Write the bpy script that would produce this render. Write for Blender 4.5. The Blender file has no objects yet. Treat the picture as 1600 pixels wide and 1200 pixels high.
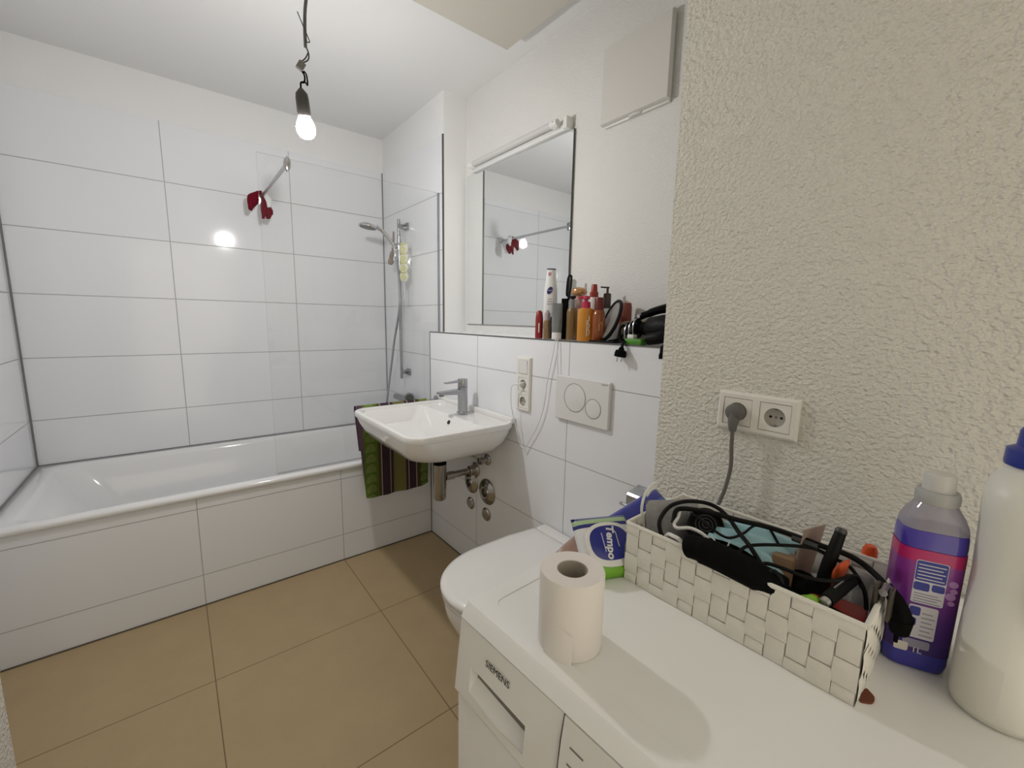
import bpy, bmesh, math, random
from mathutils import Vector, Matrix, Euler
random.seed(7)
S = bpy.context.scene
C = S.collection
PI = math.pi

# ------------------------------------------------------------------ camera
cam_data = bpy.data.cameras.new('camera')
cam = bpy.data.objects.new('camera', cam_data)
C.objects.link(cam)
F_PX = 659.06
cam_data.sensor_fit = 'HORIZONTAL'
cam_data.sensor_width = 36.0
cam_data.lens = F_PX / 1600.0 * 36.0
cam_data.clip_start = 0.02
YAW, PITCH, ROLL = map(math.radians, (38.8086, -8.5413, 1.1083))
fwd = Vector((math.sin(YAW) * math.cos(PITCH), math.cos(YAW) * math.cos(PITCH), math.sin(PITCH)))
rgt = Vector((math.cos(YAW), -math.sin(YAW), 0))
upv = rgt.cross(fwd)
r2 = math.cos(ROLL) * rgt + math.sin(ROLL) * upv
u2 = -math.sin(ROLL) * rgt + math.cos(ROLL) * upv
M = Matrix((r2, u2, -fwd)).transposed().to_4x4()
M.translation = Vector((-1.1207, -2.1314, 1.2525))
cam.matrix_world = M
S.camera = cam

# ------------------------------------------------------------------ world, exposure
W = bpy.data.worlds.new('world')
S.world = W
W.use_nodes = True
W.node_tree.nodes['Background'].inputs[0].default_value = (1.0, 0.91, 0.74, 1)
W.node_tree.nodes['Background'].inputs[1].default_value = 0.36
S.view_settings.view_transform = 'Standard'
S.view_settings.look = 'None'
S.view_settings.exposure = 1.9
S.view_settings.gamma = 1.0
S.view_settings.use_curve_mapping = False
BULB_STRENGTH = 165.0
BULB_COLOR = (1.0, 0.985, 0.965)

# ------------------------------------------------------------------ materials
MATS = {}


def mat(name, col, rough=0.5, metal=0.0, spec=0.5, noise=None, bump=None, emit=None, coat=0.0, trans=0.0, sss=0.0):
    """Principled material; noise=(scale, amount) varies the colour, bump=(scale, distance, stretch)."""
    if name in MATS:
        return MATS[name]
    m = bpy.data.materials.new(name)
    m.use_nodes = True
    nt = m.node_tree
    b = nt.nodes['Principled BSDF']
    b.inputs['Base Color'].default_value = (*col, 1)
    b.inputs['Roughness'].default_value = rough
    b.inputs['Metallic'].default_value = metal
    b.inputs['Specular IOR Level'].default_value = spec
    b.inputs['Coat Weight'].default_value = coat
    b.inputs['Transmission Weight'].default_value = trans
    tc = nt.nodes.new('ShaderNodeTexCoord')
    if noise:
        n = nt.nodes.new('ShaderNodeTexNoise')
        n.inputs['Scale'].default_value = noise[0]
        n.inputs['Detail'].default_value = 4
        nt.links.new(tc.outputs['Object'], n.inputs['Vector'])
        mx = nt.nodes.new('ShaderNodeMix')
        mx.data_type = 'RGBA'
        a = noise[1]
        mx.inputs['A'].default_value = (*[max(0, c * (1 - a)) for c in col], 1)
        mx.inputs['B'].default_value = (*[min(1, c * (1 + a)) for c in col], 1)
        nt.links.new(n.outputs['Fac'], mx.inputs['Factor'])
        nt.links.new(mx.outputs['Result'], b.inputs['Base Color'])
    if bump:
        mp = nt.nodes.new('ShaderNodeMapping')
        mp.inputs['Scale'].default_value = bump[2] if len(bump) > 2 else (1, 1, 1)
        n = nt.nodes.new('ShaderNodeTexNoise')
        n.inputs['Scale'].default_value = bump[0]
        n.inputs['Detail'].default_value = bump[3] if len(bump) > 3 else 3
        n.inputs['Roughness'].default_value = 0.55
        nt.links.new(tc.outputs['Object'], mp.inputs['Vector'])
        nt.links.new(mp.outputs['Vector'], n.inputs['Vector'])
        bp = nt.nodes.new('ShaderNodeBump')
        bp.inputs['Strength'].default_value = 1.0
        bp.inputs['Distance'].default_value = bump[1]
        nt.links.new(n.outputs['Fac'], bp.inputs['Height'])
        nt.links.new(bp.outputs['Normal'], b.inputs['Normal'])
    if emit:
        b.inputs['Emission Color'].default_value = (*emit[0], 1)
        b.inputs['Emission Strength'].default_value = emit[1]
    MATS[name] = m
    return m


def tile_mat(name, col, grout, u, ou, su, v, ov, sv, gap, rough, noise=None, bumpd=0.0008, spec=0.5):
    """Tiles laid on a grid in room coordinates (u, v are axis numbers)."""
    m = bpy.data.materials.new(name)
    m.use_nodes = True
    nt = m.node_tree
    L = nt.links.new
    b = nt.nodes['Principled BSDF']
    tc = nt.nodes.new('ShaderNodeTexCoord')
    sp = nt.nodes.new('ShaderNodeSeparateXYZ')
    L(tc.outputs['Object'], sp.inputs[0])

    def math_(op, a, bb=None):
        n = nt.nodes.new('ShaderNodeMath')
        n.operation = op
        for i, x in enumerate((a, bb)):
            if x is None:
                continue
            if isinstance(x, (int, float)):
                n.inputs[i].default_value = x
            else:
                L(x, n.inputs[i])
        return n.outputs[0]

    def mask(ax, off, size):
        t = math_('DIVIDE', math_('SUBTRACT', sp.outputs[ax], off), size)
        f = math_('ABSOLUTE', math_('SUBTRACT', math_('FRACT', math_('ADD', t, 100.5)), 0.5))
        return math_('LESS_THAN', f, gap / 2 / size)
    k = mask(v, ov, sv)
    if u is not None:
        k = math_('MAXIMUM', mask(u, ou, su), k)
    mx = nt.nodes.new('ShaderNodeMix')
    mx.data_type = 'RGBA'
    L(k, mx.inputs['Factor'])
    mx.inputs['A'].default_value = (*col, 1)
    mx.inputs['B'].default_value = (*grout, 1)
    if noise:
        n = nt.nodes.new('ShaderNodeTexNoise')
        n.inputs['Scale'].default_value = noise[0]
        n.inputs['Detail'].default_value = 8
        n.inputs['Roughness'].default_value = 0.65
        L(tc.outputs['Object'], n.inputs['Vector'])
        m2 = nt.nodes.new('ShaderNodeMix')
        m2.data_type = 'RGBA'
        m2.inputs['A'].default_value = (*[c * (1 - noise[1]) for c in col], 1)
        m2.inputs['B'].default_value = (*[c * (1 + noise[1]) for c in col], 1)
        L(n.outputs['Fac'], m2.inputs['Factor'])
        L(m2.outputs['Result'], mx.inputs['A'])
    L(mx.outputs['Result'], b.inputs['Base Color'])
    L(math_('ADD', rough, math_('MULTIPLY', k, 0.5)), b.inputs['Roughness'])
    b.inputs['Specular IOR Level'].default_value = spec
    bp = nt.nodes.new('ShaderNodeBump')
    bp.inputs['Distance'].default_value = bumpd
    bp.invert = True
    L(k, bp.inputs['Height'])
    L(bp.outputs['Normal'], b.inputs['Normal'])
    return m


def clear_mat(name, tint, ior=1.45, diffuse=None):
    """Thin clear sheet: see-through with a Fresnel mirror on top, optionally part milky."""
    m = bpy.data.materials.new(name)
    m.use_nodes = True
    nt = m.node_tree
    nt.nodes.clear()
    L = nt.links.new
    out = nt.nodes.new('ShaderNodeOutputMaterial')
    tr = nt.nodes.new('ShaderNodeBsdfTransparent')
    tr.inputs[0].default_value = (*tint, 1)
    gl = nt.nodes.new('ShaderNodeBsdfGlossy')
    gl.inputs['Roughness'].default_value = 0.02
    fr = nt.nodes.new('ShaderNodeFresnel')
    # the sheet is not refracted, so both of its faces get the outer IOR (no total reflection at the rear face)
    ge = nt.nodes.new('ShaderNodeNewGeometry')
    ir = nt.nodes.new('ShaderNodeMapRange')
    ir.inputs['To Min'].default_value = ior
    ir.inputs['To Max'].default_value = 1.0 / ior
    L(ge.outputs['Backfacing'], ir.inputs['Value'])
    L(ir.outputs[0], fr.inputs['IOR'])
    base = tr.outputs[0]
    if diffuse:
        df = nt.nodes.new('ShaderNodeBsdfDiffuse')
        df.inputs[0].default_value = (*diffuse[0], 1)
        m0 = nt.nodes.new('ShaderNodeMixShader')
        m0.inputs[0].default_value = diffuse[1]
        L(tr.outputs[0], m0.inputs[1])
        L(df.outputs[0], m0.inputs[2])
        base = m0.outputs[0]
    mx = nt.nodes.new('ShaderNodeMixShader')
    L(fr.outputs[0], mx.inputs[0])
    L(base, mx.inputs[1])
    L(gl.outputs[0], mx.inputs[2])
    L(mx.outputs[0], out.inputs['Surface'])
    return m


def band_mat(name, axis, stops, rough=0.6, const=True, spots=None, spec=0.5):
    """Bands of colour along one axis (metres, local): stops = [(position, colour)...]."""
    m = bpy.data.materials.new(name)
    m.use_nodes = True
    nt = m.node_tree
    L = nt.links.new
    b = nt.nodes['Principled BSDF']
    b.inputs['Roughness'].default_value = rough
    b.inputs['Specular IOR Level'].default_value = spec
    tc = nt.nodes.new('ShaderNodeTexCoord')
    sp = nt.nodes.new('ShaderNodeSeparateXYZ')
    L(tc.outputs['Object'], sp.inputs[0])
    p0, p1 = stops[0][0], stops[-1][0] + 1e-6
    mr = nt.nodes.new('ShaderNodeMapRange')
    mr.inputs['From Min'].default_value = p0
    mr.inputs['From Max'].default_value = p1
    L(sp.outputs[axis], mr.inputs['Value'])
    r = nt.nodes.new('ShaderNodeValToRGB')
    r.color_ramp.interpolation = 'CONSTANT' if const else 'LINEAR'
    els = r.color_ramp.elements
    while len(els) < len(stops):
        els.new(0.5)
    for e, (p, c) in zip(els, stops):
        e.position = (p - p0) / (p1 - p0)
        e.color = (*c, 1)
    L(mr.outputs[0], r.inputs[0])
    L(r.outputs[0], b.inputs['Base Color'])
    MATS[name] = m
    return m


def srgb(h):
    h = h.lstrip('#')
    v = [int(h[i:i + 2], 16) / 255 for i in (0, 2, 4)]
    return tuple(c / 12.92 if c <= 0.04045 else ((c + 0.055) / 1.055) ** 2.4 for c in v)


TILE_W = (0.84, 0.85, 0.885)
GROUT = (0.42, 0.415, 0.405)
RH, R0 = 0.30, 0.1337
m_tile_back = tile_mat('white_tile_back', TILE_W, GROUT, 0, -0.494, 0.597, 2, R0, RH, 0.0036, 0.09)
m_tile_side = tile_mat('white_tile_side', TILE_W, GROUT, None, 0, 1, 2, R0, RH, 0.0036, 0.09)
m_tile_apron = tile_mat('white_tile_apron', TILE_W, GROUT, 0, -0.5092, 0.5875, 2, R0 + 0.006, RH, 0.0030, 0.12)
m_tile_sink = tile_mat('white_tile_sink', TILE_W, GROUT, 1, -0.4734, 0.5952, 2, R0, RH, 0.0032, 0.10)
m_floor = tile_mat('beige_floor_tile', (0.44, 0.33, 0.19), (0.22, 0.16, 0.09), 0, -0.5092, 0.5875, 1, -0.4958, 0.5875, 0.0035, 0.5, noise=(7, 0.10), spec=0.3, bumpd=0.0002)
m_plaster = mat('white_paint', (0.86, 0.86, 0.86), 0.75, spec=0.25, bump=(90, 0.0006))
m_plaster_mirror = mat('white_paint_lightly_textured', (0.76, 0.755, 0.735), 0.75, spec=0.25, bump=(120, 0.0030, (1, 1, 1.4)))
m_rough = mat('rough_white_plaster', (0.745, 0.725, 0.665), 0.8, spec=0.2, bump=(115, 0.0085, (1, 0.95, 1.15), 1.5))
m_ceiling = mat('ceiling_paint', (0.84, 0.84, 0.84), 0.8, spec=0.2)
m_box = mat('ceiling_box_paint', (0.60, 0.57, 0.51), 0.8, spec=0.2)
m_silicone = mat('grey_silicone', (0.20, 0.20, 0.195), 0.5)
m_trim = mat('dark_metal_trim', (0.16, 0.155, 0.15), 0.35, metal=0.7)
m_enamel = mat('white_enamel', (0.83, 0.83, 0.84), 0.10, coat=0.2)
m_ceramic = mat('white_ceramic', (0.83, 0.82, 0.81), 0.09, coat=0.3)
m_lidwhite = mat('white_lid_plastic', (0.87, 0.86, 0.84), 0.22)
m_chrome = mat('chrome', (0.62, 0.62, 0.63), 0.10, metal=1.0)
m_satin = mat('satin_chrome', (0.40, 0.41, 0.43), 0.26, metal=1.0)
m_steel = mat('old_steel', (0.40, 0.38, 0.345), 0.2, metal=1.0)
m_white = mat('white_plastic', (0.78, 0.78, 0.77), 0.3)
m_offwhite = mat('offwhite_plastic', (0.80, 0.79, 0.76), 0.35)
m_socketw = mat('socket_ivory_plastic', (0.80, 0.78, 0.73), 0.35)
m_socketin = mat('socket_inner_shaded', (0.42, 0.40, 0.36), 0.45)
m_plate = mat('flush_plate_white', (0.76, 0.75, 0.74), 0.3)
m_vent = mat('vent_plastic', (0.68, 0.66, 0.63), 0.5)
m_black = mat('black_plastic', (0.006, 0.006, 0.006), 0.48, spec=0.14)
m_blackm = mat('black_matte', (0.004, 0.004, 0.004), 0.75, spec=0.06)
m_darkgrey = mat('dark_grey_plastic', (0.05, 0.05, 0.052), 0.4)
m_midgrey = mat('mid_grey_plastic', (0.20, 0.19, 0.175), 0.45)
m_mirror = mat('mirror_silver', (0.90, 0.92, 0.92), 0.0, metal=1.0)
m_mirror_edge = mat('mirror_dark_edge', (0.05, 0.06, 0.06), 0.3)
m_glass = clear_mat('clear_glass', (0.992, 0.996, 0.995), 1.38)
m_glassedge = clear_mat('glass_edge', (0.70, 0.76, 0.75), diffuse=((0.45, 0.52, 0.51), 0.25))
m_clearp = clear_mat('clear_plastic', (0.85, 0.85, 0.86), diffuse=((0.6, 0.6, 0.6), 0.30))
m_wm = mat('appliance_white', (0.88, 0.88, 0.87), 0.25)
m_wmgrey = mat('appliance_grey', (0.62, 0.62, 0.60), 0.35)
m_paper = mat('tissue_paper', (0.82, 0.78, 0.75), 0.9, spec=0.05, bump=(600, 0.0003))
m_card = mat('grey_cardboard', (0.42, 0.38, 0.33), 0.9, spec=0.1)
m_ink = mat('black_ink', (0.008, 0.008, 0.008), 0.5)
m_weave = mat('white_woven_band', (0.78, 0.76, 0.70), 0.8, spec=0.1, noise=(60, 0.05), bump=(900, 0.0003))
m_hole = mat('dark_gap', (0.02, 0.018, 0.015), 0.9)


# ------------------------------------------------------------------ mesh helpers
def V(*a):
    return Vector(a)


def add_box(bm, lo, hi, bev=0.0, seg=2, rot=None):
    """Axis box lo..hi; rot = (matrix) applied about its centre."""
    lo, hi = Vector(lo), Vector(hi)
    c = (lo + hi) / 2
    s = hi - lo
    r = bmesh.ops.create_cube(bm, size=1.0)
    vs = r['verts']
    for v in vs:
        v.co = Vector((v.co.x * s.x, v.co.y * s.y, v.co.z * s.z))
    if bev:
        es = list({e for v in vs for e in v.link_edges})
        rr = bmesh.ops.bevel(bm, geom=es, offset=min(bev, min(s) * 0.49), segments=seg, profile=0.5, affect='EDGES')
        vs = list({v for f in rr['faces'] for v in f.verts} | {v for v in vs if v.is_valid})
    for v in vs:
        v.co = (rot @ v.co if rot is not None else v.co) + c
    return vs


def loft(bm, rings, cap0=True, cap1=True):
    vr = [[bm.verts.new(p) for p in r] for r in rings]
    n = len(vr[0])
    for a, b in zip(vr, vr[1:]):
        for i in range(n):
            j = (i + 1) % n
            bm.faces.new((a[i], a[j], b[j], b[i]))
    if cap0:
        bm.faces.new(list(reversed(vr[0])))
    if cap1:
        bm.faces.new(vr[-1])
    return vr


def catmull(pts, k=8):
    P = [Vector(p) for p in pts]
    if len(P) < 3:
        return P
    P = [2 * P[0] - P[1]] + P + [2 * P[-1] - P[-2]]
    out = []
    for i in range(1, len(P) - 2):
        a, b, c, d = P[i - 1:i + 3]
        for s in range(k):
            t = s / k
            out.append(0.5 * ((2 * b) + (c - a) * t + (2 * a - 5 * b + 4 * c - d) * t * t + (3 * b - a - 3 * c + d) * t ** 3))
    out.append(P[-2])
    return out


def tube(bm, pts, rad, n=10, smooth=8, flat=None):
    """Swept tube; rad a number or a list; flat = (sx, sy) squashes the section."""
    P = catmull(pts, smooth) if smooth else [Vector(p) for p in pts]
    N = len(P)
    rr = (lambda i: rad) if isinstance(rad, (int, float)) else (lambda i: rad[0] + (rad[-1] - rad[0]) * i / (N - 1) if len(rad) == 2 else rad[min(len(rad) - 1, int(i / (N - 1) * (len(rad) - 1) + 0.5))])
    t = (P[1] - P[0]).normalized()
    up = V(0, 0, 1) if abs(t.z) < 0.9 else V(1, 0, 0)
    nx = t.cross(up).normalized()
    rings = []
    for i in range(N):
        t2 = (P[min(i + 1, N - 1)] - P[max(i - 1, 0)])
        if t2.length > 1e-9:
            t2.normalize()
            nx = (nx - t2 * nx.dot(t2))
            nx.normalize()
            t = t2
        ny = t.cross(nx)
        r = rr(i)
        sx, sy = flat or (1, 1)
        rings.append([P[i] + r * (math.cos(2 * PI * k / n) * nx * sx + math.sin(2 * PI * k / n) * ny * sy) for k in range(n)])
    loft(bm, rings)


def frame(axis, origin=(0, 0, 0), xdir=None):
    """Matrix whose local z is axis."""
    z = Vector(axis).normalized()
    x = Vector(xdir) if xdir is not None else (V(1, 0, 0) if abs(z.x) < 0.9 else V(0, 1, 0))
    x = (x - z * x.dot(z)).normalized()
    y = z.cross(x)
    m = Matrix((x, y, z)).transposed().to_4x4()
    m.translation = Vector(origin)
    return m


def lathe(bm, prof, mtx=None, n=32, cap=True, sx=1.0, sy=1.0):
    mtx = mtx or Matrix()
    rings = []
    for r, z in prof:
        r = max(r, 1e-5)
        rings.append([mtx @ V(r * sx * math.cos(2 * PI * k / n), r * sy * math.sin(2 * PI * k / n), z) for k in range(n)])
    loft(bm, rings, cap, cap)


def rr_ring(x0, x1, y0, y1, r, z, k=6):
    """Rounded rectangle, 4*(k+1) points, counter-clockwise."""
    r = max(1e-4, min(r, (x1 - x0) / 2 - 1e-5, (y1 - y0) / 2 - 1e-5))
    out = []
    for cx, cy, a in ((x1 - r, y1 - r, 0), (x0 + r, y1 - r, 90), (x0 + r, y0 + r, 180), (x1 - r, y0 + r, 270)):
        for i in range(k + 1):
            t = math.radians(a + 90 * i / k)
            out.append(V(cx + r * math.cos(t), cy + r * math.sin(t), z))
    return out


def d_ring(xb, xf, yc, hw, z, n=40):
    """D outline: straight back at xb, rounded front at xf (xf < xb)."""
    out = []
    xm = xf + min(hw * 1.25, (xb - xf) * 0.75)
    out.append(V(xb, yc - hw * 0.93, z))
    out.append(V(xb, yc - hw * 0.4, z))
    out.append(V(xb, yc + hw * 0.4, z))
    out.append(V(xb, yc + hw * 0.93, z))
    out.append(V((xb + xm) / 2, yc + hw, z))
    for i in range(n + 1):
        t = PI * i / n
        c, s = math.cos(t), math.sin(t)
        out.append(V(xm - (xm - xf) * abs(s) ** 0.9, yc + hw * (abs(c) ** 0.95) * (1 if c > 0 else -1), z))
    out.append(V((xb + xm) / 2, yc - hw, z))
    return out


def prism(bm, pts, vec):
    a = [bm.verts.new(Vector(p)) for p in pts]
    b = [bm.verts.new(Vector(p) + Vector(vec)) for p in pts]
    n = len(a)
    bm.faces.new(list(reversed(a)))
    bm.faces.new(b)
    for i in range(n):
        j = (i + 1) % n
        bm.faces.new((a[i], a[j], b[j], b[i]))


def grid_sheet(bm, fn, nu, nv, thick=0.0):
    """fn(u, v) -> point; a sheet with thickness along its normal."""
    P = [[Vector(fn(i / nu, j / nv)) for j in range(nv + 1)] for i in range(nu + 1)]

    def nrm(i, j):
        a = P[min(i + 1, nu)][j] - P[max(i - 1, 0)][j]
        b = P[i][min(j + 1, nv)] - P[i][max(j - 1, 0)]
        c = a.cross(b)
        return c.normalized() if c.length > 1e-12 else V(0, 0, 1)
    A = [[bm.verts.new(P[i][j]) for j in range(nv + 1)] for i in range(nu + 1)]
    for i in range(nu):
        for j in range(nv):
            bm.faces.new((A[i][j], A[i + 1][j], A[i + 1][j + 1], A[i][j + 1]))
    if thick:
        B = [[bm.verts.new(P[i][j] - nrm(i, j) * thick) for j in range(nv + 1)] for i in range(nu + 1)]
        for i in range(nu):
            for j in range(nv):
                bm.faces.new((B[i][j + 1], B[i + 1][j + 1], B[i + 1][j], B[i][j]))
        for i in range(nu):
            bm.faces.new((A[i][0], B[i][0], B[i + 1][0], A[i + 1][0]))
            bm.faces.new((A[i + 1][nv], B[i + 1][nv], B[i][nv], A[i][nv]))
        for j in range(nv):
            bm.faces.new((A[0][j + 1], B[0][j + 1], B[0][j], A[0][j]))
            bm.faces.new((A[nu][j], B[nu][j], B[nu][j + 1], A[nu][j + 1]))


def pillow(bm, mtx, hx, hy, hz, n=14, pinch=2.6):
    """Soft filled pack centred on mtx."""
    def fn(s):
        def f(u, v):
            x, y = 2 * u - 1, 2 * v - 1
            h = (max(0, 1 - abs(x) ** pinch) * max(0, 1 - abs(y) ** pinch)) ** 0.5
            return mtx @ V(x * hx, y * hy, s * hz * h)
        return f
    grid_sheet(bm, fn(1), n, n)
    grid_sheet(bm, fn(-1), n, n)
    bmesh.ops.remove_doubles(bm, verts=bm.verts, dist=1e-5)


ROOT = {}


def finish(name, bm, m, parent=None, angle=35):
    bmesh.ops.recalc_face_normals(bm, faces=bm.faces)
    if parent is not None:
        bm.transform(ROOT[parent.name].inverted())
    me = bpy.data.meshes.new(name)
    bm.to_mesh(me)
    bm.free()
    for mm in (m if isinstance(m, (list, tuple)) else [m]):
        me.materials.append(mm)
    for p in me.polygons:
        p.use_smooth = True
    me.set_sharp_from_angle(angle=math.radians(angle))
    o = bpy.data.objects.new(name, me)
    C.objects.link(o)
    if parent is not None:
        o.parent = parent
        ROOT[o.name] = ROOT[parent.name]
    else:
        ROOT[o.name] = Matrix()
    return o


def thing(name, label, cat, loc, rz=0.0, group=None):
    o = bpy.data.objects.new(name, None)
    o.empty_display_size = 0.05
    C.objects.link(o)
    o.location = loc
    o.rotation_euler = (0, 0, rz)
    o['label'] = label
    o['category'] = cat
    if group:
        o['group'] = group
    ROOT[o.name] = Matrix.Translation(Vector(loc)) @ Matrix.Rotation(rz, 4, 'Z')
    return o


def single(name, bm, m, label, cat, base, group=None, angle=35):
    """A thing that is one mesh, its origin at base."""
    bm.transform(Matrix.Translation(-Vector(base)))
    o = finish(name, bm, m, None, angle)
    o.location = base
    o['label'] = label
    o['category'] = cat
    if group:
        o['group'] = group
    return o


def struct(name, bm, m):
    o = finish(name, bm, m, None)
    o['kind'] = 'structure'
    return o


def part(name, m, parent, fn, label=None, angle=35):
    bm = bmesh.new()
    fn(bm)
    o = finish(name, bm, m, parent, angle)
    if label:
        o['label'] = label
    return o


def box_part(name, m, parent, lo, hi, bev=0.0, seg=2, label=None):
    return part(name, m, parent, lambda bm: add_box(bm, lo, hi, bev, seg), label)


def text_part(name, s, size, mtx, m, parent, extrude=0.0002, label=None, sx=1.0, align='CENTER', bold=0.0):
    cu = bpy.data.curves.new(name, 'FONT')
    cu.body = s
    cu.size = size
    cu.align_x = align
    cu.align_y = 'CENTER'
    cu.extrude = extrude
    cu.offset = bold
    cu.resolution_u = 3
    tmp = bpy.data.objects.new(name + '_tmp', cu)
    C.objects.link(tmp)
    dg = bpy.context.evaluated_depsgraph_get()
    me = bpy.data.meshes.new_from_object(tmp.evaluated_get(dg))
    bpy.data.objects.remove(tmp)
    bpy.data.curves.remove(cu)
    bm = bmesh.new()
    bm.from_mesh(me)
    bpy.data.meshes.remove(me)
    bm.transform(mtx @ Matrix.Scale(sx, 4, V(1, 0, 0)))
    o = finish(name, bm, m, parent)
    if label:
        o['label'] = label
    return o


def axes(x, y, origin):
    x = Vector(x).normalized()
    y = Vector(y)
    y = (y - x * y.dot(x)).normalized()
    m = Matrix((x, y, x.cross(y))).transposed().to_4x4()
    m.translation = Vector(origin)
    return m


# ------------------------------------------------------------------ the setting
XL, YB, XA, XM, ZL, ZC, ZT = -1.683, 0.83, 0.0854, 0.2335, 1.184, 2.446, R0 + 2.096
YE, XP = -1.565, -0.20          # pillar corner
YN = -2.80                      # wall behind the camera
XJ, YJ = -1.474, -0.80          # left wall jut


def simple(name, m, *boxes):
    bm = bmesh.new()
    for lo, hi in boxes:
        add_box(bm, lo, hi)
    return struct(name, bm, m)


simple('floor', m_floor, ((-1.9, YN - 0.1, -0.12), (0.5, 1.0, 0.0)))
simple('ceiling', m_ceiling, ((-1.9, YN - 0.1, ZC), (0.5, 1.0, ZC + 0.12)))
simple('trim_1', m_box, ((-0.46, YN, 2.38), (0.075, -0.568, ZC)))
simple('wall_back', m_plaster, ((-1.9, YB + 0.008, 0), (0.5, 1.0, ZC)))
simple('wall_back_tiles', m_tile_back, ((XL - 0.008, YB, 0.0), (XA + 0.008, YB + 0.008, ZT)))
simple('wall_left', m_plaster, ((-1.9, YJ, 0), (XL - 0.008, YB + 0.008, ZC)))
simple('wall_left_tiles', m_tile_side, ((XL - 0.008, -0.012, 0.0), (XL, YB, ZT)))
simple('wall_left_front', m_rough, ((-1.9, YN, 0), (XJ, YJ, ZC)))
simple('wall_shower_end', m_plaster, ((XA + 0.008, 0.0, 0), (0.5, YB + 0.008, ZC)))
simple('wall_shower_end_tiles', m_tile_side, ((XA, 0.0, 0.0), (XA + 0.008, YB, ZT)))
simple('wall_mirror', m_plaster_mirror, ((XM, YE - 0.1, 0), (0.5, 0.0, ZC)))
simple('wall_ledge', [m_tile_sink], ((0.0, YE - 0.05, 0.0), (XM, 0.0, ZL)))
simple('wall_right', m_rough, ((XP, YN, 0), (0.5, YE, ZC)))
# opening added behind the camera so warm world light fills the room
simple('wall_front', m_plaster, ((-1.9, YN - 0.1, 0), (-1.44, YN, ZC)), ((-0.44, YN - 0.1, 0), (0.5, YN, ZC)), ((-1.44, YN - 0.1, 2.10), (-0.44, YN, ZC)))
simple('wall_tub_apron', m_tile_apron, ((XL, 0.0, 0.0), (0.0, 0.02, 0.486)))
# metal edge trims and silicone joints
simple('trim_2', m_trim, ((-0.0015, YE, ZL - 0.004), (0.007, 0.0015, ZL + 0.0012)))
simple('trim_3', m_trim, ((XA - 0.0015, -0.0015, ZL), (XA + 0.007, 0.005, ZT)))
simple('trim_4', m_trim, ((-0.0015, -0.003, 0.486), (0.006, 0.0015, ZL - 0.004)))
simple('trim_5', m_silicone, ((XL, YB - 0.007, 0.50), (XL + 0.007, YB, ZT)))
simple('trim_6', m_silicone, ((XA - 0.005, YB - 0.005, 0.50), (XA, YB, ZT)))
simple('trim_7', m_silicone, ((XL, YB - 0.005, 0.508), (XA, YB, 0.5135)), ((XL, 0.0, 0.508), (XL + 0.006, YB, 0.5145)))
simple('trim_8', m_silicone, ((-0.004, -0.004, 0.0), (0.0, 0.0, 0.486)))
simple('trim_9', mat('floor_joint', (0.10, 0.085, 0.06), 0.7), ((XL, -0.006, 0.0), (0.0, 0.0, 0.004)), ((-0.005, YE, 0.0), (0.0, -0.006, 0.004)))

# ------------------------------------------------------------------ bathtub
t = thing('bathtub', 'long white built-in bathtub behind the tiled apron', 'bathtub', (-0.8, 0.41, 0))


def tub(bm):
    x0, x1, y0, y1 = XL + 0.001, XA - 0.001, -0.010, YB - 0.001
    R = lambda i, z, r: rr_ring(x0 + i, x1 - i, y0 + i, y1 - i, r, z)
    B = lambda a, b, c, d, z, r: rr_ring(x0 + a, x1 - b, y0 + c, y1 - d, r, z)
    loft(bm, [R(0.004, 0.487, .006), R(0, 0.490, .008), R(0, 0.503, .010), R(0.004, 0.510, .012), B(.06, .10, .045, .05, .511, .05),
              B(.068, .108, .052, .057, .508, .06), B(.085, .12, .066, .07, .49, .09), B(.20, .16, .10, .10, .30, .13),
              B(.30, .20, .14, .13, .155, .15), B(.36, .25, .20, .19, .13, .12)], cap0=False)


part('tub_body', m_enamel, t, tub, angle=60)

# ------------------------------------------------------------------ glass screen, its bar, the cloth
t = thing('shower_screen', 'frameless clear glass shower screen standing on the tub rim', 'shower screen', (-0.35, 0.04, 0.513))


def pane(bm):
    add_box(bm, (-0.785, 0.037, 0.520), (XA - 0.012, 0.043, 1.937))
    for f in bm.faces:
        f.material_index = 0 if abs(f.normal.y) > 0.9 else 1


part('glass_pane', [m_glass, m_glassedge], t, pane)
box_part('wall_profile', m_satin, t, (XA - 0.009, 0.035, 0.513), (XA - 0.001, 0.045, 1.938))
box_part('seal_strip', m_clearp, t, (-0.785, 0.036, 0.5125), (XA - 0.014, 0.044, 0.520))
BX, BZ = -0.668, 1.915
part('support_bar', mat('brushed_bar', (0.55, 0.56, 0.58), 0.35, metal=1.0), t, lambda bm: tube(bm, [(BX, 0.05, BZ), (BX, YB - 0.014, BZ)], 0.0085, 12, 0))
part('glass_clamp', m_chrome, t, lambda bm: [loft(bm, [[V(BX + rx * 0.013 * s, yy, BZ + rz * 0.030 * s) for rx, rz in [(math.cos(a * PI / 12), math.sin(a * PI / 12)) for a in range(24)]] for yy, s in ((0.0240, 0.75), (0.0262, 1), (0.0335, 1), (0.0370, 0.9))]),
                                            loft(bm, [[V(BX + rx * 0.013 * s, yy, BZ + rz * 0.030 * s) for rx, rz in [(math.cos(a * PI / 12), math.sin(a * PI / 12)) for a in range(24)]] for yy, s in ((0.0430, .9), (0.0455, 1), (0.052, 1), (0.055, 0.75))])])
part('wall_flange', m_chrome, t, lambda bm: lathe(bm, [(0.0, 0), (0.018, 0), (0.018, 0.006), (0.012, 0.013), (0, 0.013)], frame((0, -1, 0), (BX, YB - 0.0005, BZ)), 24))

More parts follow.
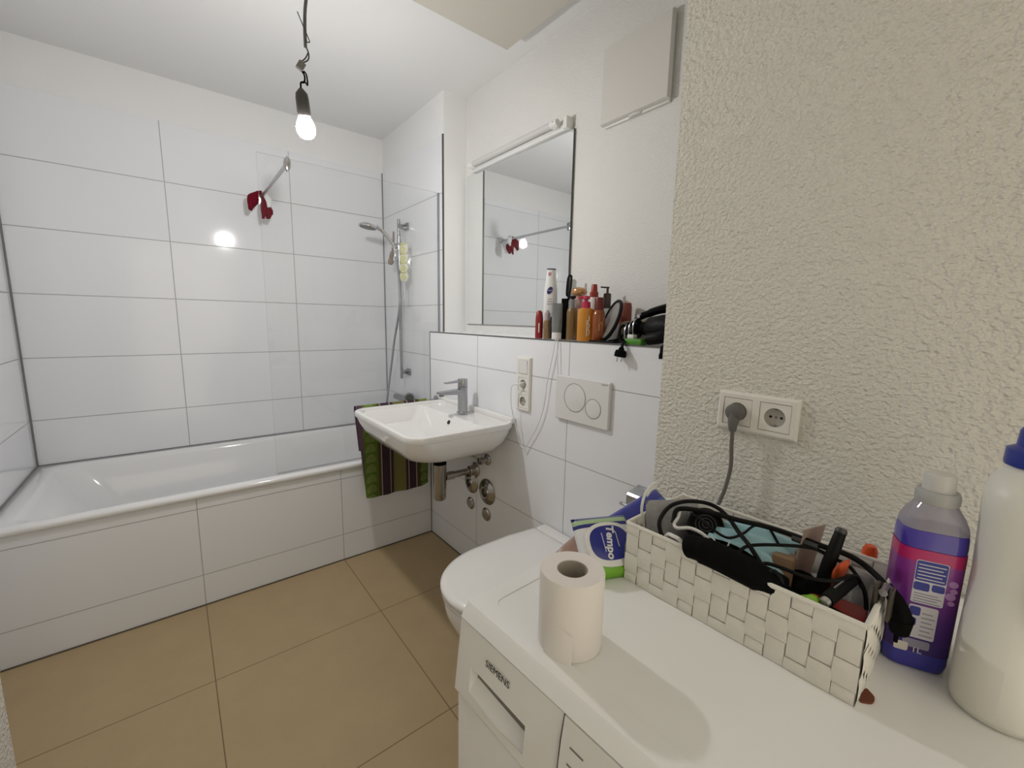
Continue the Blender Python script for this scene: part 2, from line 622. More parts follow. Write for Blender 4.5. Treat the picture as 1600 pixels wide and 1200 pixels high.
t = thing('washing_glove', 'dark red washing glove draped over the far end of the screen bar', 'glove', (BX, 0.74, 1.80))
m_maroon = mat('maroon_terry', srgb('#6d1426'), 0.95, spec=0.1, noise=(90, 0.35), bump=(220, 0.004))
m_glovewhite = mat('glove_white', (0.8, 0.8, 0.8), 0.85, spec=0.1, bump=(200, 0.002))


def lobe(bm, top, tip, w, th, bend=(0, 0, 0), facing=(0.4, -1, 0)):
    top, tip, bend = Vector(top), Vector(tip), Vector(bend)
    n = Vector(facing).normalized()
    d = (tip - top).normalized()
    s = d.cross(n).normalized()
    rings = []
    for i in range(13):
        u = i / 12
        c = top.lerp(tip, u) + bend * math.sin(PI * u)
        ww = w * (0.55 + 0.9 * math.sin(PI * (0.12 + 0.80 * u)) ** 1.0) * (1 - 0.3 * u ** 4) * (1 + 0.10 * math.sin(9 * u + tip.x * 90))
        rings.append([c + s * ww * math.cos(2 * PI * k / 12) + n * th * math.sin(2 * PI * k / 12) * (1 + 0.3 * math.sin(5 * u + k)) for k in range(12)])
    loft(bm, rings)


def glove(bm):
    lobe(bm, (BX - 0.006, 0.70, BZ + 0.016), (BX - 0.064, 0.68, BZ - 0.085), 0.020, 0.010, (-0.012, 0, 0.006))
    lobe(bm, (BX + 0.004, 0.69, BZ + 0.012), (BX - 0.005, 0.67, BZ - 0.125), 0.012, 0.009, (0.004, 0, 0))
    lobe(bm, (BX + 0.020, 0.69, BZ - 0.040), (BX + 0.020, 0.68, BZ - 0.120), 0.017, 0.010, (0.006, 0, 0))
    lobe(bm, (BX + 0.030, 0.70, BZ - 0.045), (BX + 0.042, 0.69, BZ - 0.095), 0.009, 0.008)
    lobe(bm, (BX - 0.02, 0.71, BZ + 0.013), (BX + 0.02, 0.70, BZ + 0.012), 0.012, 0.012)


part('glove_body', m_maroon, t, glove, angle=80)
part('glove_white_lobe', m_glovewhite, t, lambda bm: lobe(bm, (BX + 0.006, 0.684, BZ + 0.022), (BX + 0.026, 0.672, BZ - 0.060), 0.013, 0.008, (0.012, 0, 0)), 'white lobe', 80)  # white lobe over the upper part of the glove

# ------------------------------------------------------------------ bulb on its wire
t = thing('pendant_bulb', 'lit bare bulb in a dark socket hanging by its wires from the ceiling', 'light bulb', (-0.668, -0.535, ZC))
BP = V(-0.7215, -0.520, 1.868)
bax = V(-0.010, -0.018, 0.062).normalized()
bf = frame(bax, BP)
m_bulb = mat('lit_bulb_dome', (1, 1, 1), 0.3, emit=(BULB_COLOR, BULB_STRENGTH))
m_neck = mat('lit_bulb_neck', (1, 1, 1), 0.3, emit=(BULB_COLOR, BULB_STRENGTH * 0.16))
bulb = part('bulb', m_bulb, t, lambda bm: lathe(bm, [(0, -0.031), (0.010, -0.030), (0.019, -0.025), (0.0265, -0.015), (0.0295, 0), (0.0285, 0.008)], bf, 24, cap=False), angle=80)
part('bulb_neck', m_neck, bulb, lambda bm: lathe(bm, [(0.0285, 0.008), (0.028, 0.012), (0.022, 0.025), (0.0165, 0.036), (0.0145, 0.046), (0.0, 0.046)], bf, 24, cap=False), angle=80)
part('socket', mat('grey_socket', (0.06, 0.055, 0.052), 0.45), t, lambda bm: lathe(bm, [(0, 0.037), (0.0185, 0.037), (0.0205, 0.045), (0.0195, 0.085), (0.0175, 0.098), (0.009, 0.108), (0.005, 0.112), (0, 0.112)], bf, 24))
st = bf @ V(0, 0, 0.110)
con = V(-0.733, -0.540, 2.045)
part('socket_lead', m_blackm, t, lambda bm: (tube(bm, [st, st + V(.001, 0, .018), con + V(.008, 0, -.045), con + V(0.010, 0, -.026), con + V(.002, 0, -.012)], 0.0028, 8),
                                               tube(bm, [st + V(0.004, 0, .022), st + V(.014, -.002, .022), con + V(.018, 0, -.05), con + V(.016, 0, -.022), con + V(.008, 0, -.012)], 0.0024, 8)))
part('terminal_block', m_midgrey, t, lambda bm: add_box(bm, con - V(.011, .008, .013), con + V(.011, .008, .013), 0.003, 2, Matrix.Rotation(0.5, 3, 'Y')))
part('lamp_cable', mat('grey_cable', (0.12, 0.115, 0.10), 0.5), t, lambda bm: tube(bm, [con + V(.016, -.004, .058), con + V(.017, -.004, .12), con + V(.022, -.003, .18), con + V(.036, 0, .25), (-0.680, -0.537, 2.36), (-0.668, -0.535, ZC)], 0.0050, 10))
part('core_wires', m_darkgrey, t, lambda bm: (tube(bm, [con + V(.005, 0, .010), con + V(.022, -.002, .024), con + V(.025, -.003, .042), con + V(.017, -.004, .062)], 0.0022, 8),
                                               tube(bm, [con + V(.001, 0, .012), con + V(.014, -.002, .026), con + V(.023, -.003, .044)], 0.0020, 8),
                                               tube(bm, [con + V(-.003, -.004, .152), con + V(.010, -.008, .118), con + V(.024, -.008, .088), con + V(.028, -.008, .076), con + V(.020, -.008, .074), con + V(.018, -.008, .088)], 0.0016, 8)))

# ------------------------------------------------------------------ mirror, mirror light, vent
t = thing('wall_mirror', 'large square frameless mirror on the wall above the ledge', 'mirror', (XM, -0.43, 1.228))


def mirror(bm):
    add_box(bm, (XM - 0.012, -0.833, 1.229), (XM - 0.004, -0.028, 2.034), 0.001, 1)
    for f in bm.faces:
        f.material_index = 0 if f.normal.x < -0.9 else 1


part('mirror_glass', [m_mirror, m_mirror_edge], t, mirror)
box_part('backing_board', m_darkgrey, t, (XM - 0.004, -0.825, 1.235), (XM - 0.0002, -0.036, 2.026))

t = thing('mirror_light', 'white tube light, switched off, fixed above the wall mirror', 'lamp', (XM, -0.45, 2.05))
zt = 2.052
part('light_rail', m_white, t, lambda bm: add_box(bm, (XM - 0.028, -0.80, zt - 0.018), (XM - 0.0005, -0.10, zt + 0.006), 0.003, 2))
part('light_tube', mat('frosted_tube', (0.62, 0.61, 0.60), 0.35), t, lambda bm: lathe(bm, [(0, 0), (0.0135, 0.0), (0.0135, 0.60), (0, 0.60)], frame((0, 1, 0), (XM - 0.046, -0.745, zt + 0.012)), 24))
for y, sgn in ((-0.772, 1), (-0.145, 1)):
    part('end_cap', m_white, t, lambda bm: (lathe(bm, [(0, 0), (0.0135, 0), (0.0150, 0.006), (0.0150, 0.034), (0.0145, 0.038), (0, 0.038)], frame((0, 1, 0), (XM - 0.046, y, zt + 0.012)), 24),
                                             add_box(bm, (XM - 0.046, y + 0.004, zt - 0.006), (XM - 0.024, y + 0.032, zt + 0.010), 0.002)))
box_part('end_bracket', m_offwhite, t, (XM - 0.040, -0.818, zt - 0.018), (XM - 0.0005, -0.796, zt + 0.028), 0.003)
part('switch_dot', m_ink, t, lambda bm: lathe(bm, [(0, 0), (0.0018, 0), (0.0018, 0.001), (0, 0.001)], frame((-1, 0, 0), (XM - 0.0607, -0.757, zt + 0.014)), 12))

t = thing('vent_cover', 'square white ventilation cover high on the wall right of the mirror', 'vent', (XM, -1.13, 1.98))
VX = XM - 0.030
part('front_panel', m_vent, t, lambda bm: loft(bm, [[V(VX + d, y, z) for y, z in ((-1.268 + i, 1.985 + i), (-0.985 - i, 1.985 + i), (-0.985 - i, 2.250 - i), (-1.268 + i, 2.250 - i))] for d, i in ((0.018, 0.0), (0.006, 0.0), (0.0, 0.004))]))
box_part('back_frame', m_offwhite, t, (VX + 0.018, -1.262, 1.979), (XM - 0.0003, -0.991, 2.244), 0.003)
part('latch', m_vent, t, lambda bm: lathe(bm, [(0, 0), (0.030, 0), (0.030, 0.004), (0.026, 0.007), (0, 0.007)], frame((0, 0, -1), (VX + 0.020, -1.130, 1.986)), 24, sx=0.45, sy=1.0))

# ------------------------------------------------------------------ washbasin, tap, trap
YS = -0.465
t = thing('washbasin', 'white ceramic washbasin on the tiled wall below the mirror', 'washbasin', (0, YS, 0.66))


def basin(bm):
    hw = 0.325
    R = lambda x0, x1, h, z, r: rr_ring(x0, x1, YS - h, YS + h, r, z, 8)
    loft(bm, [R(-.27, -.10, .075, .655, .06), R(-.32, -.05, .13, .659, .09), R(-.380, -.012, .195, .672, .11), R(-.432, 0, .256, .700, .11), R(-.466, 0, .294, .738, .10), R(-.482, 0, .312, .775, .085),
              R(-.488, 0, .3185, .800, .076), R(-.493, 0, hw - .001, .803, .072), R(-.494, 0, hw, .808, .072), R(-.494, 0, hw, .819, .072), R(-.4915, -.001, hw - .0025, .8245, .070), R(-.486, -.003, hw - .007, .8268, .066), R(-.472, -.012, hw - .021, .8262, .056),
              R(-.4695, -.020, hw - .0235, .823, .052), R(-.468, -.026, hw - .025, .8125, .050), R(-.466, -.134, hw - .027, .8105, .036),
              R(-.462, -.140, hw - .031, .804, .034), R(-.440, -.168, hw - .056, .745, .050), R(-.41, -.190, hw - .092, .722, .06), R(-.365, -.215, hw - .165, .713, .05), R(-.33, -.235, hw - .235, .708, .04)])
    add_box(bm, (-0.024, YS - hw + 0.02, 0.815), (0.0, YS + hw - 0.02, 0.843), 0.008, 3)


part('basin_body', m_ceramic, t, basin, angle=33)
part('overflow_hole', m_hole, t, lambda bm: lathe(bm, [(0, 0), (0.0095, 0), (0.0095, 0.003), (0, 0.003)], frame((-0.90, 0, 0.43), (-0.1515, YS, 0.781)), 20), 'dark oval overflow hole')
part('drain_plug', m_chrome, t, lambda bm: lathe(bm, [(0, 0.0), (0.032, 0.0), (0.030, 0.006), (0, 0.008)], frame((0, 0, 1), (-0.285, YS, 0.7065)), 28))

t = thing('basin_tap', 'satin chrome single lever tap standing on the washbasin', 'tap', (-0.077, YS, 0.819))
part('tap_body', m_satin, t, lambda bm: lathe(bm, [(0, 0.8185), (0.0285, 0.8185), (0.0285, 0.823), (0.0235, 0.825), (0.0225, 0.936), (0.0235, 0.940), (0.0235, 0.942), (0, 0.942)], Matrix.Translation((-0.077, YS, 0)), 32))
part('spout', m_satin, t, lambda bm: prism(bm, [(-0.070, YS - 0.017, 0.934), (-0.205, YS - 0.017, 0.926), (-0.205, YS - 0.017, 0.917), (-0.190, YS - 0.017, 0.914), (-0.095, YS - 0.017, 0.908), (-0.070, YS - 0.017, 0.895)], (0, 0.034, 0)))
part('aerator', m_midgrey, t, lambda bm: lathe(bm, [(0, 0), (0.011, 0), (0.011, 0.012), (0, 0.012)], Matrix.Translation((-0.189, YS, 0.906)), 20))
part('lever', m_satin, t, lambda bm: (lathe(bm, [(0, 0.944), (0.0228, 0.944), (0.0228, 0.976), (0.021, 0.980), (0, 0.980)], Matrix.Translation((-0.077, YS, 0)), 32),
                                       prism(bm, [(-0.075, YS - 0.013, 0.979), (-0.115, YS - 0.011, 0.972), (-0.170, YS - 0.010, 0.9665), (-0.170, YS - 0.010, 0.9625), (-0.115, YS - 0.011, 0.964), (-0.075, YS - 0.013, 0.966)], (0, 0.024, 0))))

t = thing('bottle_trap', 'chrome bottle trap with its waste pipe under the washbasin', 'trap', (-0.20, YS, 0.42))
part('trap_bottle', m_steel, t, lambda bm: lathe(bm, [(0, 0.418), (0.024, 0.418), (0.028, 0.424), (0.0295, 0.46), (0.030, 0.575), (0.0305, 0.590), (0, 0.590)], Matrix.Translation((-0.200, YS, 0)), 32))
part('tail_pipe', m_steel, t, lambda bm: lathe(bm, [(0, 0.58), (0.021, 0.58), (0.021, 0.6545), (0, 0.6545)], Matrix.Translation((-0.200, YS, 0)), 24))
part('lock_ring', m_blackm, t, lambda bm: lathe(bm, [(0, 0.590), (0.0305, 0.590), (0.0305, 0.602), (0, 0.602)], Matrix.Translation((-0.200, YS, 0)), 32), 'black lock ring')
part('waste_pipe', m_steel, t, lambda bm: (tube(bm, [(-0.172, YS, 0.522), (-0.004, YS, 0.522)], 0.0155, 20, 0), tube(bm, [(-0.172, YS, 0.522), (-0.130, YS, 0.522)], 0.0195, 20, 0)))
part('wall_rosette', m_steel, t, lambda bm: lathe(bm, [(0.017, -0.038), (0.019, -0.040), (0.024, -0.036), (0.026, -0.012), (0.037, -0.003), (0.037, 0), (0.017, 0)], frame((1, 0, 0), (-0.001, YS, 0.522)), 32, cap=False))


def rosette(y, z, r, label, base_name='pipe_rosette'):
    bm = bmesh.new()
    lathe(bm, [(r * 0.34, -0.006), (r * 0.36, -0.020), (r * 0.46, -0.021), (r * 0.50, -0.016), (r * 0.95, -0.007), (r, -0.003), (r, 0.0), (r * 0.34, 0.0)], frame((1, 0, 0), (-0.0005, y, z)), 36, cap=False)
    lathe(bm, [(0, -0.005), (r * 0.36, -0.005), (r * 0.36, 0), (0, 0)], frame((1, 0, 0), (-0.0005, y, z)), 24)
    return single(base_name, bm, m_steel, label, 'rosette', (0, y, z), 'chrome rosettes under the washbasin')


rosette(-0.567, 0.440, 0.063, 'larger front chrome rosette on the tiles, right of the other')
rosette(-0.430, 0.446, 0.057, 'big chrome rosette half hidden behind the waste pipe')


def capdisc(y, z, r, label):
    bm = bmesh.new()
    lathe(bm, [(0, -0.011), (r * 0.8, -0.011), (r, -0.006), (r, 0), (0, 0)], frame((1, 0, 0), (-0.0005, y, z)), 28)
    return single('cover_cap', bm, m_steel, label, 'cover cap', (0, y, z), 'small round caps on the tiles')


capdisc(-0.563, 0.325, 0.032, 'round steel cap right below the larger front rosette')
capdisc(-0.425, 0.333, 0.030, 'round steel cap below the rosette behind the waste pipe')

t = thing('angle_valve', 'small chrome shut-off valve on the tiles under the basin', 'valve', (0, -0.57, 0.600))
part('valve_flange', m_steel, t, lambda bm: lathe(bm, [(0, 0), (0.027, 0), (0.027, 0.004), (0.014, 0.010), (0.012, 0.030), (0, 0.030)], frame((-1, 0, 0), (-0.0005, -0.566, 0.600)), 24))
part('valve_knob', m_steel, t, lambda bm: lathe(bm, [(0, 0), (0.010, 0), (0.017, 0.004), (0.017, 0.018), (0, 0.020)], frame((-1, 0, 0), (-0.030, -0.566, 0.600)), 16))
part('valve_stem', m_steel, t, lambda bm: tube(bm, [(-0.022, -0.566, 0.600), (-0.022, -0.520, 0.593), (-0.05, -0.486, 0.610), (-0.08, -0.478, 0.645)], 0.0055, 10))

# ------------------------------------------------------------------ towel arm and towel
t = thing('towel_arm', 'chrome towel arm on the wall left of the washbasin', 'towel rail', (0, -0.075, 0.825))
part('arm_bar', m_satin, t, lambda bm: tube(bm, [(-0.006, -0.075, 0.811), (-0.444, -0.075, 0.811)], 0.008, 14, 0))
part('arm_mount', m_satin, t, lambda bm: lathe(bm, [(0, 0), (0.024, 0), (0.024, 0.008), (0.012, 0.014), (0, 0.014)], frame((-1, 0, 0), (-0.0005, -0.075, 0.811)), 24))

TX0, TX1 = -0.452, -0.055
cols = {'p': srgb('#5b4653'), 'g': srgb('#566f2a'), 'b': srgb('#4f452e'), 'w': srgb('#a89c90'), 'd': srgb('#43323b'), 'o': srgb('#757042'), 'c': srgb('#b9b294')}
seq = [(0, 'p'), (.075, 'g'), (.26, 'b'), (.30, 'w'), (.312, 'd'), (.425, 'w'), (.437, 'd'), (.475, 'o'), (.635, 'd'), (.668, 'w'), (.68, 'd'), (.78, 'w'), (.79, 'b'), (.845, 'g'), (.965, 'c'), (1.0, 'c')]
m_towel = band_mat('striped_towel', 0, [(s * (TX1 - TX0), cols[k]) for s, k in seq], rough=0.95, spec=0.1)
# leaf pattern woven into the green stripes
nt = m_towel.node_tree
bsdf = nt.nodes['Principled BSDF']
src = bsdf.inputs['Base Color'].links[0].from_socket
tcn = [n for n in nt.nodes if n.type == 'TEX_COORD'][0]
sep = nt.nodes.new('ShaderNodeSeparateXYZ')
nt.links.new(tcn.outputs['Object'], sep.inputs[0])


def tmath(op, a, b=None):
    n = nt.nodes.new('ShaderNodeMath')
    n.operation = op
    for i, x in enumerate((a, b)):
        if x is None:
            continue
        if isinstance(x, (int, float)):
            n.inputs[i].default_value = x
        else:
            nt.links.new(x, n.inputs[i])
    return n.outputs[0]


def leaf(centre):
    dx = tmath('DIVIDE', tmath('SUBTRACT', sep.outputs[0], centre), 0.027)
    zz = tmath('SUBTRACT', tmath('FRACT', tmath('ADD', tmath('MULTIPLY', sep.outputs[2], 19.0), tmath('MULTIPLY', tmath('MULTIPLY', dx, dx), 0.25))), 0.5)
    dz = tmath('DIVIDE', zz, 0.42)
    return tmath('LESS_THAN', tmath('ADD', tmath('MULTIPLY', dx, dx), tmath('MULTIPLY', dz, dz)), 1.0)


TW = TX1 - TX0
lf = tmath('MAXIMUM', leaf(0.165 * TW), leaf(0.905 * TW))
mxn = nt.nodes.new('ShaderNodeMix')
mxn.data_type = 'RGBA'
nt.links.new(lf, mxn.inputs['Factor'])
nt.links.new(src, mxn.inputs['A'])
mxn.inputs['B'].default_value = (*srgb('#748346'), 1)
nt.links.new(mxn.outputs['Result'], bsdf.inputs['Base Color'])
bm = bmesh.new()


def towel(u, v):
    # u across, v along: front hem -> over the bar -> back hem
    L1, L2, r = 0.462, 0.22, 0.014
    arc = PI * r
    s = v * (L1 + arc + L2)
    flare = 0.0
    if s < L1:
        d = L1 - s
        y, z = -0.075 - r, 0.811 - d
        flare = d / L1
    elif s < L1 + arc:
        a = (s - L1) / r
        y, z = -0.075 - r * math.cos(a), 0.811 + r * math.sin(a)
    else:
        d = s - L1 - arc
        y, z = -0.075 + r, 0.811 - d
        flare = d / L1
    x = TX0 + u * TW + 0.035 * flare * (1 - u) - 0.012 * flare * u
    fold = 0.009 * flare * math.sin(u * 9.0 + 0.6) + 0.004 * flare * math.sin(u * 23)
    z -= 0.012 * flare * math.sin(u * 3.2)
    return V(x, y - fold * (1 if y < -0.075 else 0.3) - 0.004 * flare, z)


grid_sheet(bm, towel, 48, 60, 0.003)
bm.transform(Matrix.Translation((-TX0, 0, 0)))
o = finish('hand_towel', bm, m_towel, None, 80)
o.location = (TX0, 0, 0)
o['label'] = 'striped purple and green towel hanging beside the washbasin'
o['category'] = 'towel'

# ------------------------------------------------------------------ socket strip by the basin, flush plate
def schuko(parent, centre, nrm, right, size=0.055, pins=True):
    """Insert with a round well; returns the well part."""
    f = axes(right, V(0, 0, 1), centre)

    def ins(bm):
        h = size / 2
        n = 40
        rings = []
        sq = []
        for k in range(n):
            a = 2 * PI * k / n
            c, s = math.cos(a), math.sin(a)
            q = h / max(abs(c), abs(s))
            sq.append((c * q, s * q))
        rr = size * 0.345
        prof = [(None, -0.004), (None, 0.0012)]
        rings.append([f @ V(x, y, -0.004) for x, y in sq])
        rings.append([f @ V(x, y, 0.0012) for x, y in sq])
        for r, z in ((rr, 0.0012), (rr * 0.96, -0.0005), (rr * 0.94, -0.0060), (rr * 0.9, -0.0065)):
            rings.append([f @ V(r * math.cos(2 * PI * k / n), r * math.sin(2 * PI * k / n), z) for k in range(n)])
        loft(bm, rings, cap0=False)
        fi = f.inverted()
        for fc in bm.faces:
            if all((fi @ v.co).z < 0.0013 and (fi @ v.co).xy.length < rr * 1.01 for v in fc.verts):
                fc.material_index = 1  # well faces coloured darker to stand for shade in the recess
    w = part('socket_insert', [m_socketw, m_socketin], parent, ins)
    if pins:
        part('pin_hole', m_hole, w, lambda bm: lathe(bm, [(0, 0), (0.0026, 0), (0.0026, 0.0006), (0, 0.0006)], f @ Matrix.Translation((-0.0095, 0, -0.0065)), 12))
        part('pin_hole', m_hole, w, lambda bm: lathe(bm, [(0, 0), (0.0026, 0), (0.0026, 0.0006), (0, 0.0006)], f @ Matrix.Translation((0.0095, 0, -0.0065)), 12))
        part('centre_screw', m_midgrey, w, lambda bm: lathe(bm, [(0, 0), (0.0023, 0), (0.0020, 0.0008), (0, 0.0008)], f @ Matrix.Translation((0, 0, -0.0065)), 12))
        for s in (1, -1):
            part('earth_clip', m_steel, w, lambda bm: prism(bm, [f @ V(-0.003, s * 0.0165, -0.0062), f @ V(0.003, s * 0.0165, -0.0062), f @ V(0.003, s * 0.0165, -0.001), f @ V(-0.003, s * 0.0165, -0.001)], f.to_3x3() @ V(0, -s * 0.0012, 0)))
    return w


def hollow_frame(bm, f, w, h, d, holes, bev=0.004):
    """Outer frame plate built of bars round its square openings (holes = [(cx, cy, size)])."""
    xs = sorted({-w / 2, w / 2} | {c - s / 2 for c, _, s in holes} | {c + s / 2 for c, _, s in holes})
    ys = sorted({-h / 2, h / 2} | {c - s / 2 for _, c, s in holes} | {c + s / 2 for _, c, s in holes})
    n = f.to_3x3() @ V(0, 0, 1)
    grid = {}

    def vert(i, j, z):
        if (i, j, z) not in grid:
            x, y = xs[i], ys[j]
            if z:
                x = max(-w / 2 + bev, min(w / 2 - bev, x))
                y = max(-h / 2 + bev, min(h / 2 - bev, y))
            grid[(i, j, z)] = bm.verts.new(f @ V(x, y, d if z else d * 0.55))
        return grid[(i, j, z)]

    def solid(i, j):
        if not (0 <= i < len(xs) - 1 and 0 <= j < len(ys) - 1):
            return False
        mx, my = (xs[i] + xs[i + 1]) / 2, (ys[j] + ys[j + 1]) / 2
        return not any(abs(mx - c) < s / 2 and abs(my - e) < s / 2 for c, e, s in holes)
    for i in range(len(xs) - 1):
        for j in range(len(ys) - 1):
            if solid(i, j):
                bm.faces.new((vert(i, j, 1), vert(i + 1, j, 1), vert(i + 1, j + 1, 1), vert(i, j + 1, 1)))
                for (di, dj, a, b) in ((-1, 0, (i, j + 1), (i, j)), (1, 0, (i + 1, j), (i + 1, j + 1)), (0, -1, (i, j), (i + 1, j)), (0, 1, (i + 1, j + 1), (i, j + 1))):
                    if not solid(i + di, j + dj):
                        bm.faces.new((vert(*a, 1), vert(*a, 0), vert(*b, 0), vert(*b, 1)))
    add = [(-w / 2, -h / 2), (w / 2, -h / 2), (w / 2, h / 2), (-w / 2, h / 2)]
    a = [bm.verts.new(f @ V(x, y, d * 0.55)) for x, y in add]
    b = [bm.verts.new(f @ V(x, y, 0)) for x, y in add]
    for i in range(4):
        j = (i + 1) % 4
        bm.faces.new((a[i], a[j], b[j], b[i]))


t = thing('switch_and_socket_strip', 'tall white strip of a switch over two sockets beside the basin', 'socket', (0, -0.822, 0.885))
f = axes((0, -1, 0), (0, 0, 1), (-0.0003, -0.822, 0.9945))
part('cover_frame', m_socketw, t, lambda bm: hollow_frame(bm, f, 0.084, 0.222, 0.011, [(0, 0.071, 0.057), (0, 0, 0.057), (0, -0.071, 0.057)]))
part('back_box', m_socketin, t, lambda bm: add_box(bm, (-0.0008, -0.86, 0.89), (-0.0003, -0.784, 1.10)))
part('rocker_switch', m_white, t, lambda bm: loft(bm, [[f @ V(x, y + 0.071, z + (0.0016 * (y / 0.026) if z > 0.005 else 0)) for x, y in ((-a, -a), (a, -a), (a, a), (-a, a))] for a, z in ((0.0275, 0.001), (0.0275, 0.010), (0.0262, 0.0125))]))
schuko(t, f @ V(0, 0, 0.0085), (-1, 0, 0), (0, -1, 0))
schuko(t, f @ V(0, -0.071, 0.0085), (-1, 0, 0), (0, -1, 0))

t = thing('charging_cable', 'thin white charging cable hanging from the basin socket up to the ledge', 'cable', (-0.02, -0.80, 0.985))
sc = f @ V(0, 0, 0.0)
part('plug', m_white, t, lambda bm: (lathe(bm, [(0, 0), (0.0105, 0), (0.0105, 0.020), (0.006, 0.029), (0, 0.029)], frame((-1, 0, 0), (-0.0006, -0.822, 0.9945)), 16, sx=0.65, sy=1.0) , tube(bm, [(-0.024, -0.822, 0.9945), (-0.034, -0.81, 0.993)], [0.005, 0.003], 8, 0)))
part('cable', m_white, t, lambda bm: tube(bm, [(-0.032, -0.812, 0.993), (-0.040, -0.795, 0.990), (-0.042, -0.786, 0.972), (-0.040, -0.785, 0.90), (-0.030, -0.800, 0.83), (-0.024, -0.818, 0.765), (-0.020, -0.832, 0.735), (-0.016, -0.846, 0.732), (-0.012, -0.868, 0.760), (-0.012, -0.918, 0.835), (-0.012, -0.952, 0.92), (-0.012, -0.970, 1.03), (-0.012, -0.994, 1.13), (-0.008, -1.002, 1.186), (0.012, -0.998, 1.190), (0.030, -0.99, 1.189)], 0.0019, 8))
part('cable_tail', m_white, t, lambda bm: tube(bm, [(0.026, -0.992, 1.1875), (0.004, -1.006, 1.189), (-0.010, -1.014, 1.176), (-0.011, -1.020, 1.10), (-0.010, -1.024, 1.05)], 0.0018, 8))

t = thing('flush_plate', 'white flush plate with two round buttons above the toilet', 'flush plate', (0, -1.143, 0.895))
f = axes((0, -1, 0), (0, 0, 1), (-0.0003, -1.143, 0.9755))
part('plate', m_plate, t, lambda bm: loft(bm, [[f @ p for p in rr_ring(-0.125 + i, 0.125 - i, -0.0815 + i, 0.0815 - i, 0.004, z)] for i, z in ((0.003, 0), (0, 0.002), (0, 0.011), (0.003, 0.014))]))
for nm, x, y, r in (('large_button', -0.028, 0.008, 0.052), ('small_button', 0.058, -0.018, 0.035)):
    b = part(nm, m_plate, t, lambda bm: lathe(bm, [(0, 0.012), (r - 0.003, 0.012), (r - 0.003, 0.0150), (r - 0.006, 0.0155), (0, 0.0155)], f @ Matrix.Translation((x, y, 0)), 40))
    part('button_ring', m_satin, b, lambda bm: lathe(bm, [(r - 0.003, 0.012), (r - 0.0015, 0.0148), (r, 0.0148), (r, 0.012)], f @ Matrix.Translation((x, y, 0)), 40, cap=False), 'thin chrome ring')
text_part('maker_name', 'GEBERIT', 0.0075, f @ Matrix.Translation((0.103, 0.071, 0.0141)), m_midgrey, t, label='tiny grey lettering')

# ------------------------------------------------------------------ toilet, its paper holder
YW = -1.143
t = thing('toilet', 'white wall-hung toilet with closed lid next to the washing machine', 'toilet', (-0.28, YW, 0.0))
part('bowl', m_ceramic, t, lambda bm: loft(bm, [d_ring(-0.002, -0.30, YW, 0.10, 0.085), d_ring(-0.002, -0.36, YW, 0.115, 0.10), d_ring(-0.002, -0.43, YW, 0.135, 0.18), d_ring(-0.002, -0.50, YW, 0.165, 0.28), d_ring(-0.002, -0.533, YW, 0.183, 0.35), d_ring(-0.002, -0.540, YW, 0.186, 0.395), d_ring(-0.004, -0.534, YW, 0.182, 0.402)]), angle=60)
part('seat', m_lidwhite, t, lambda bm: loft(bm, [d_ring(-0.065, -0.540, YW, 0.184, 0.404), d_ring(-0.062, -0.546, YW, 0.188, 0.408), d_ring(-0.062, -0.546, YW, 0.188, 0.416), d_ring(-0.066, -0.540, YW, 0.184, 0.419)]), angle=60)
part('lid', m_lidwhite, t, lambda bm: loft(bm, [d_ring(-0.062, -0.543, YW, 0.186, 0.4215), d_ring(-0.058, -0.549, YW, 0.190, 0.425), d_ring(-0.058, -0.550, YW, 0.191, 0.436), d_ring(-0.060, -0.545, YW, 0.187, 0.443), d_ring(-0.070, -0.525, YW, 0.172, 0.4465), d_ring(-0.10, -0.46, YW, 0.12, 0.448)]), angle=60)
box_part('hinge_cover', m_lidwhite, t, (-0.056, YW - 0.17, 0.400), (-0.003, YW + 0.17, 0.447), 0.008, 3)

t = thing('paper_holder', 'chrome toilet paper holder with flap low on the tiles', 'toilet paper holder', (0, -1.44, 0.725))
HD = -0.013
part('flap', m_satin, t, lambda bm: prism(bm, [(-0.010, -1.392, 0.756 + HD), (-0.058, -1.392, 0.748 + HD), (-0.064, -1.392, 0.742 + HD), (-0.064, -1.392, 0.712 + HD), (-0.0615, -1.392, 0.712 + HD), (-0.0615, -1.392, 0.741 + HD), (-0.010, -1.392, 0.753 + HD)], (0, -0.105, 0)))
part('paper_arm', m_satin, t, lambda bm: tube(bm, [(-0.004, -1.490, 0.700 + HD), (-0.045, -1.490, 0.700 + HD), (-0.052, -1.482, 0.700 + HD), (-0.052, -1.376, 0.700 + HD), (-0.058, -1.366, 0.704 + HD)], 0.005, 12, 4))
part('mount', m_satin, t, lambda bm: add_box(bm, (-0.012, -1.50, 0.69 + HD), (-0.0005, -1.390, 0.758 + HD), 0.002))

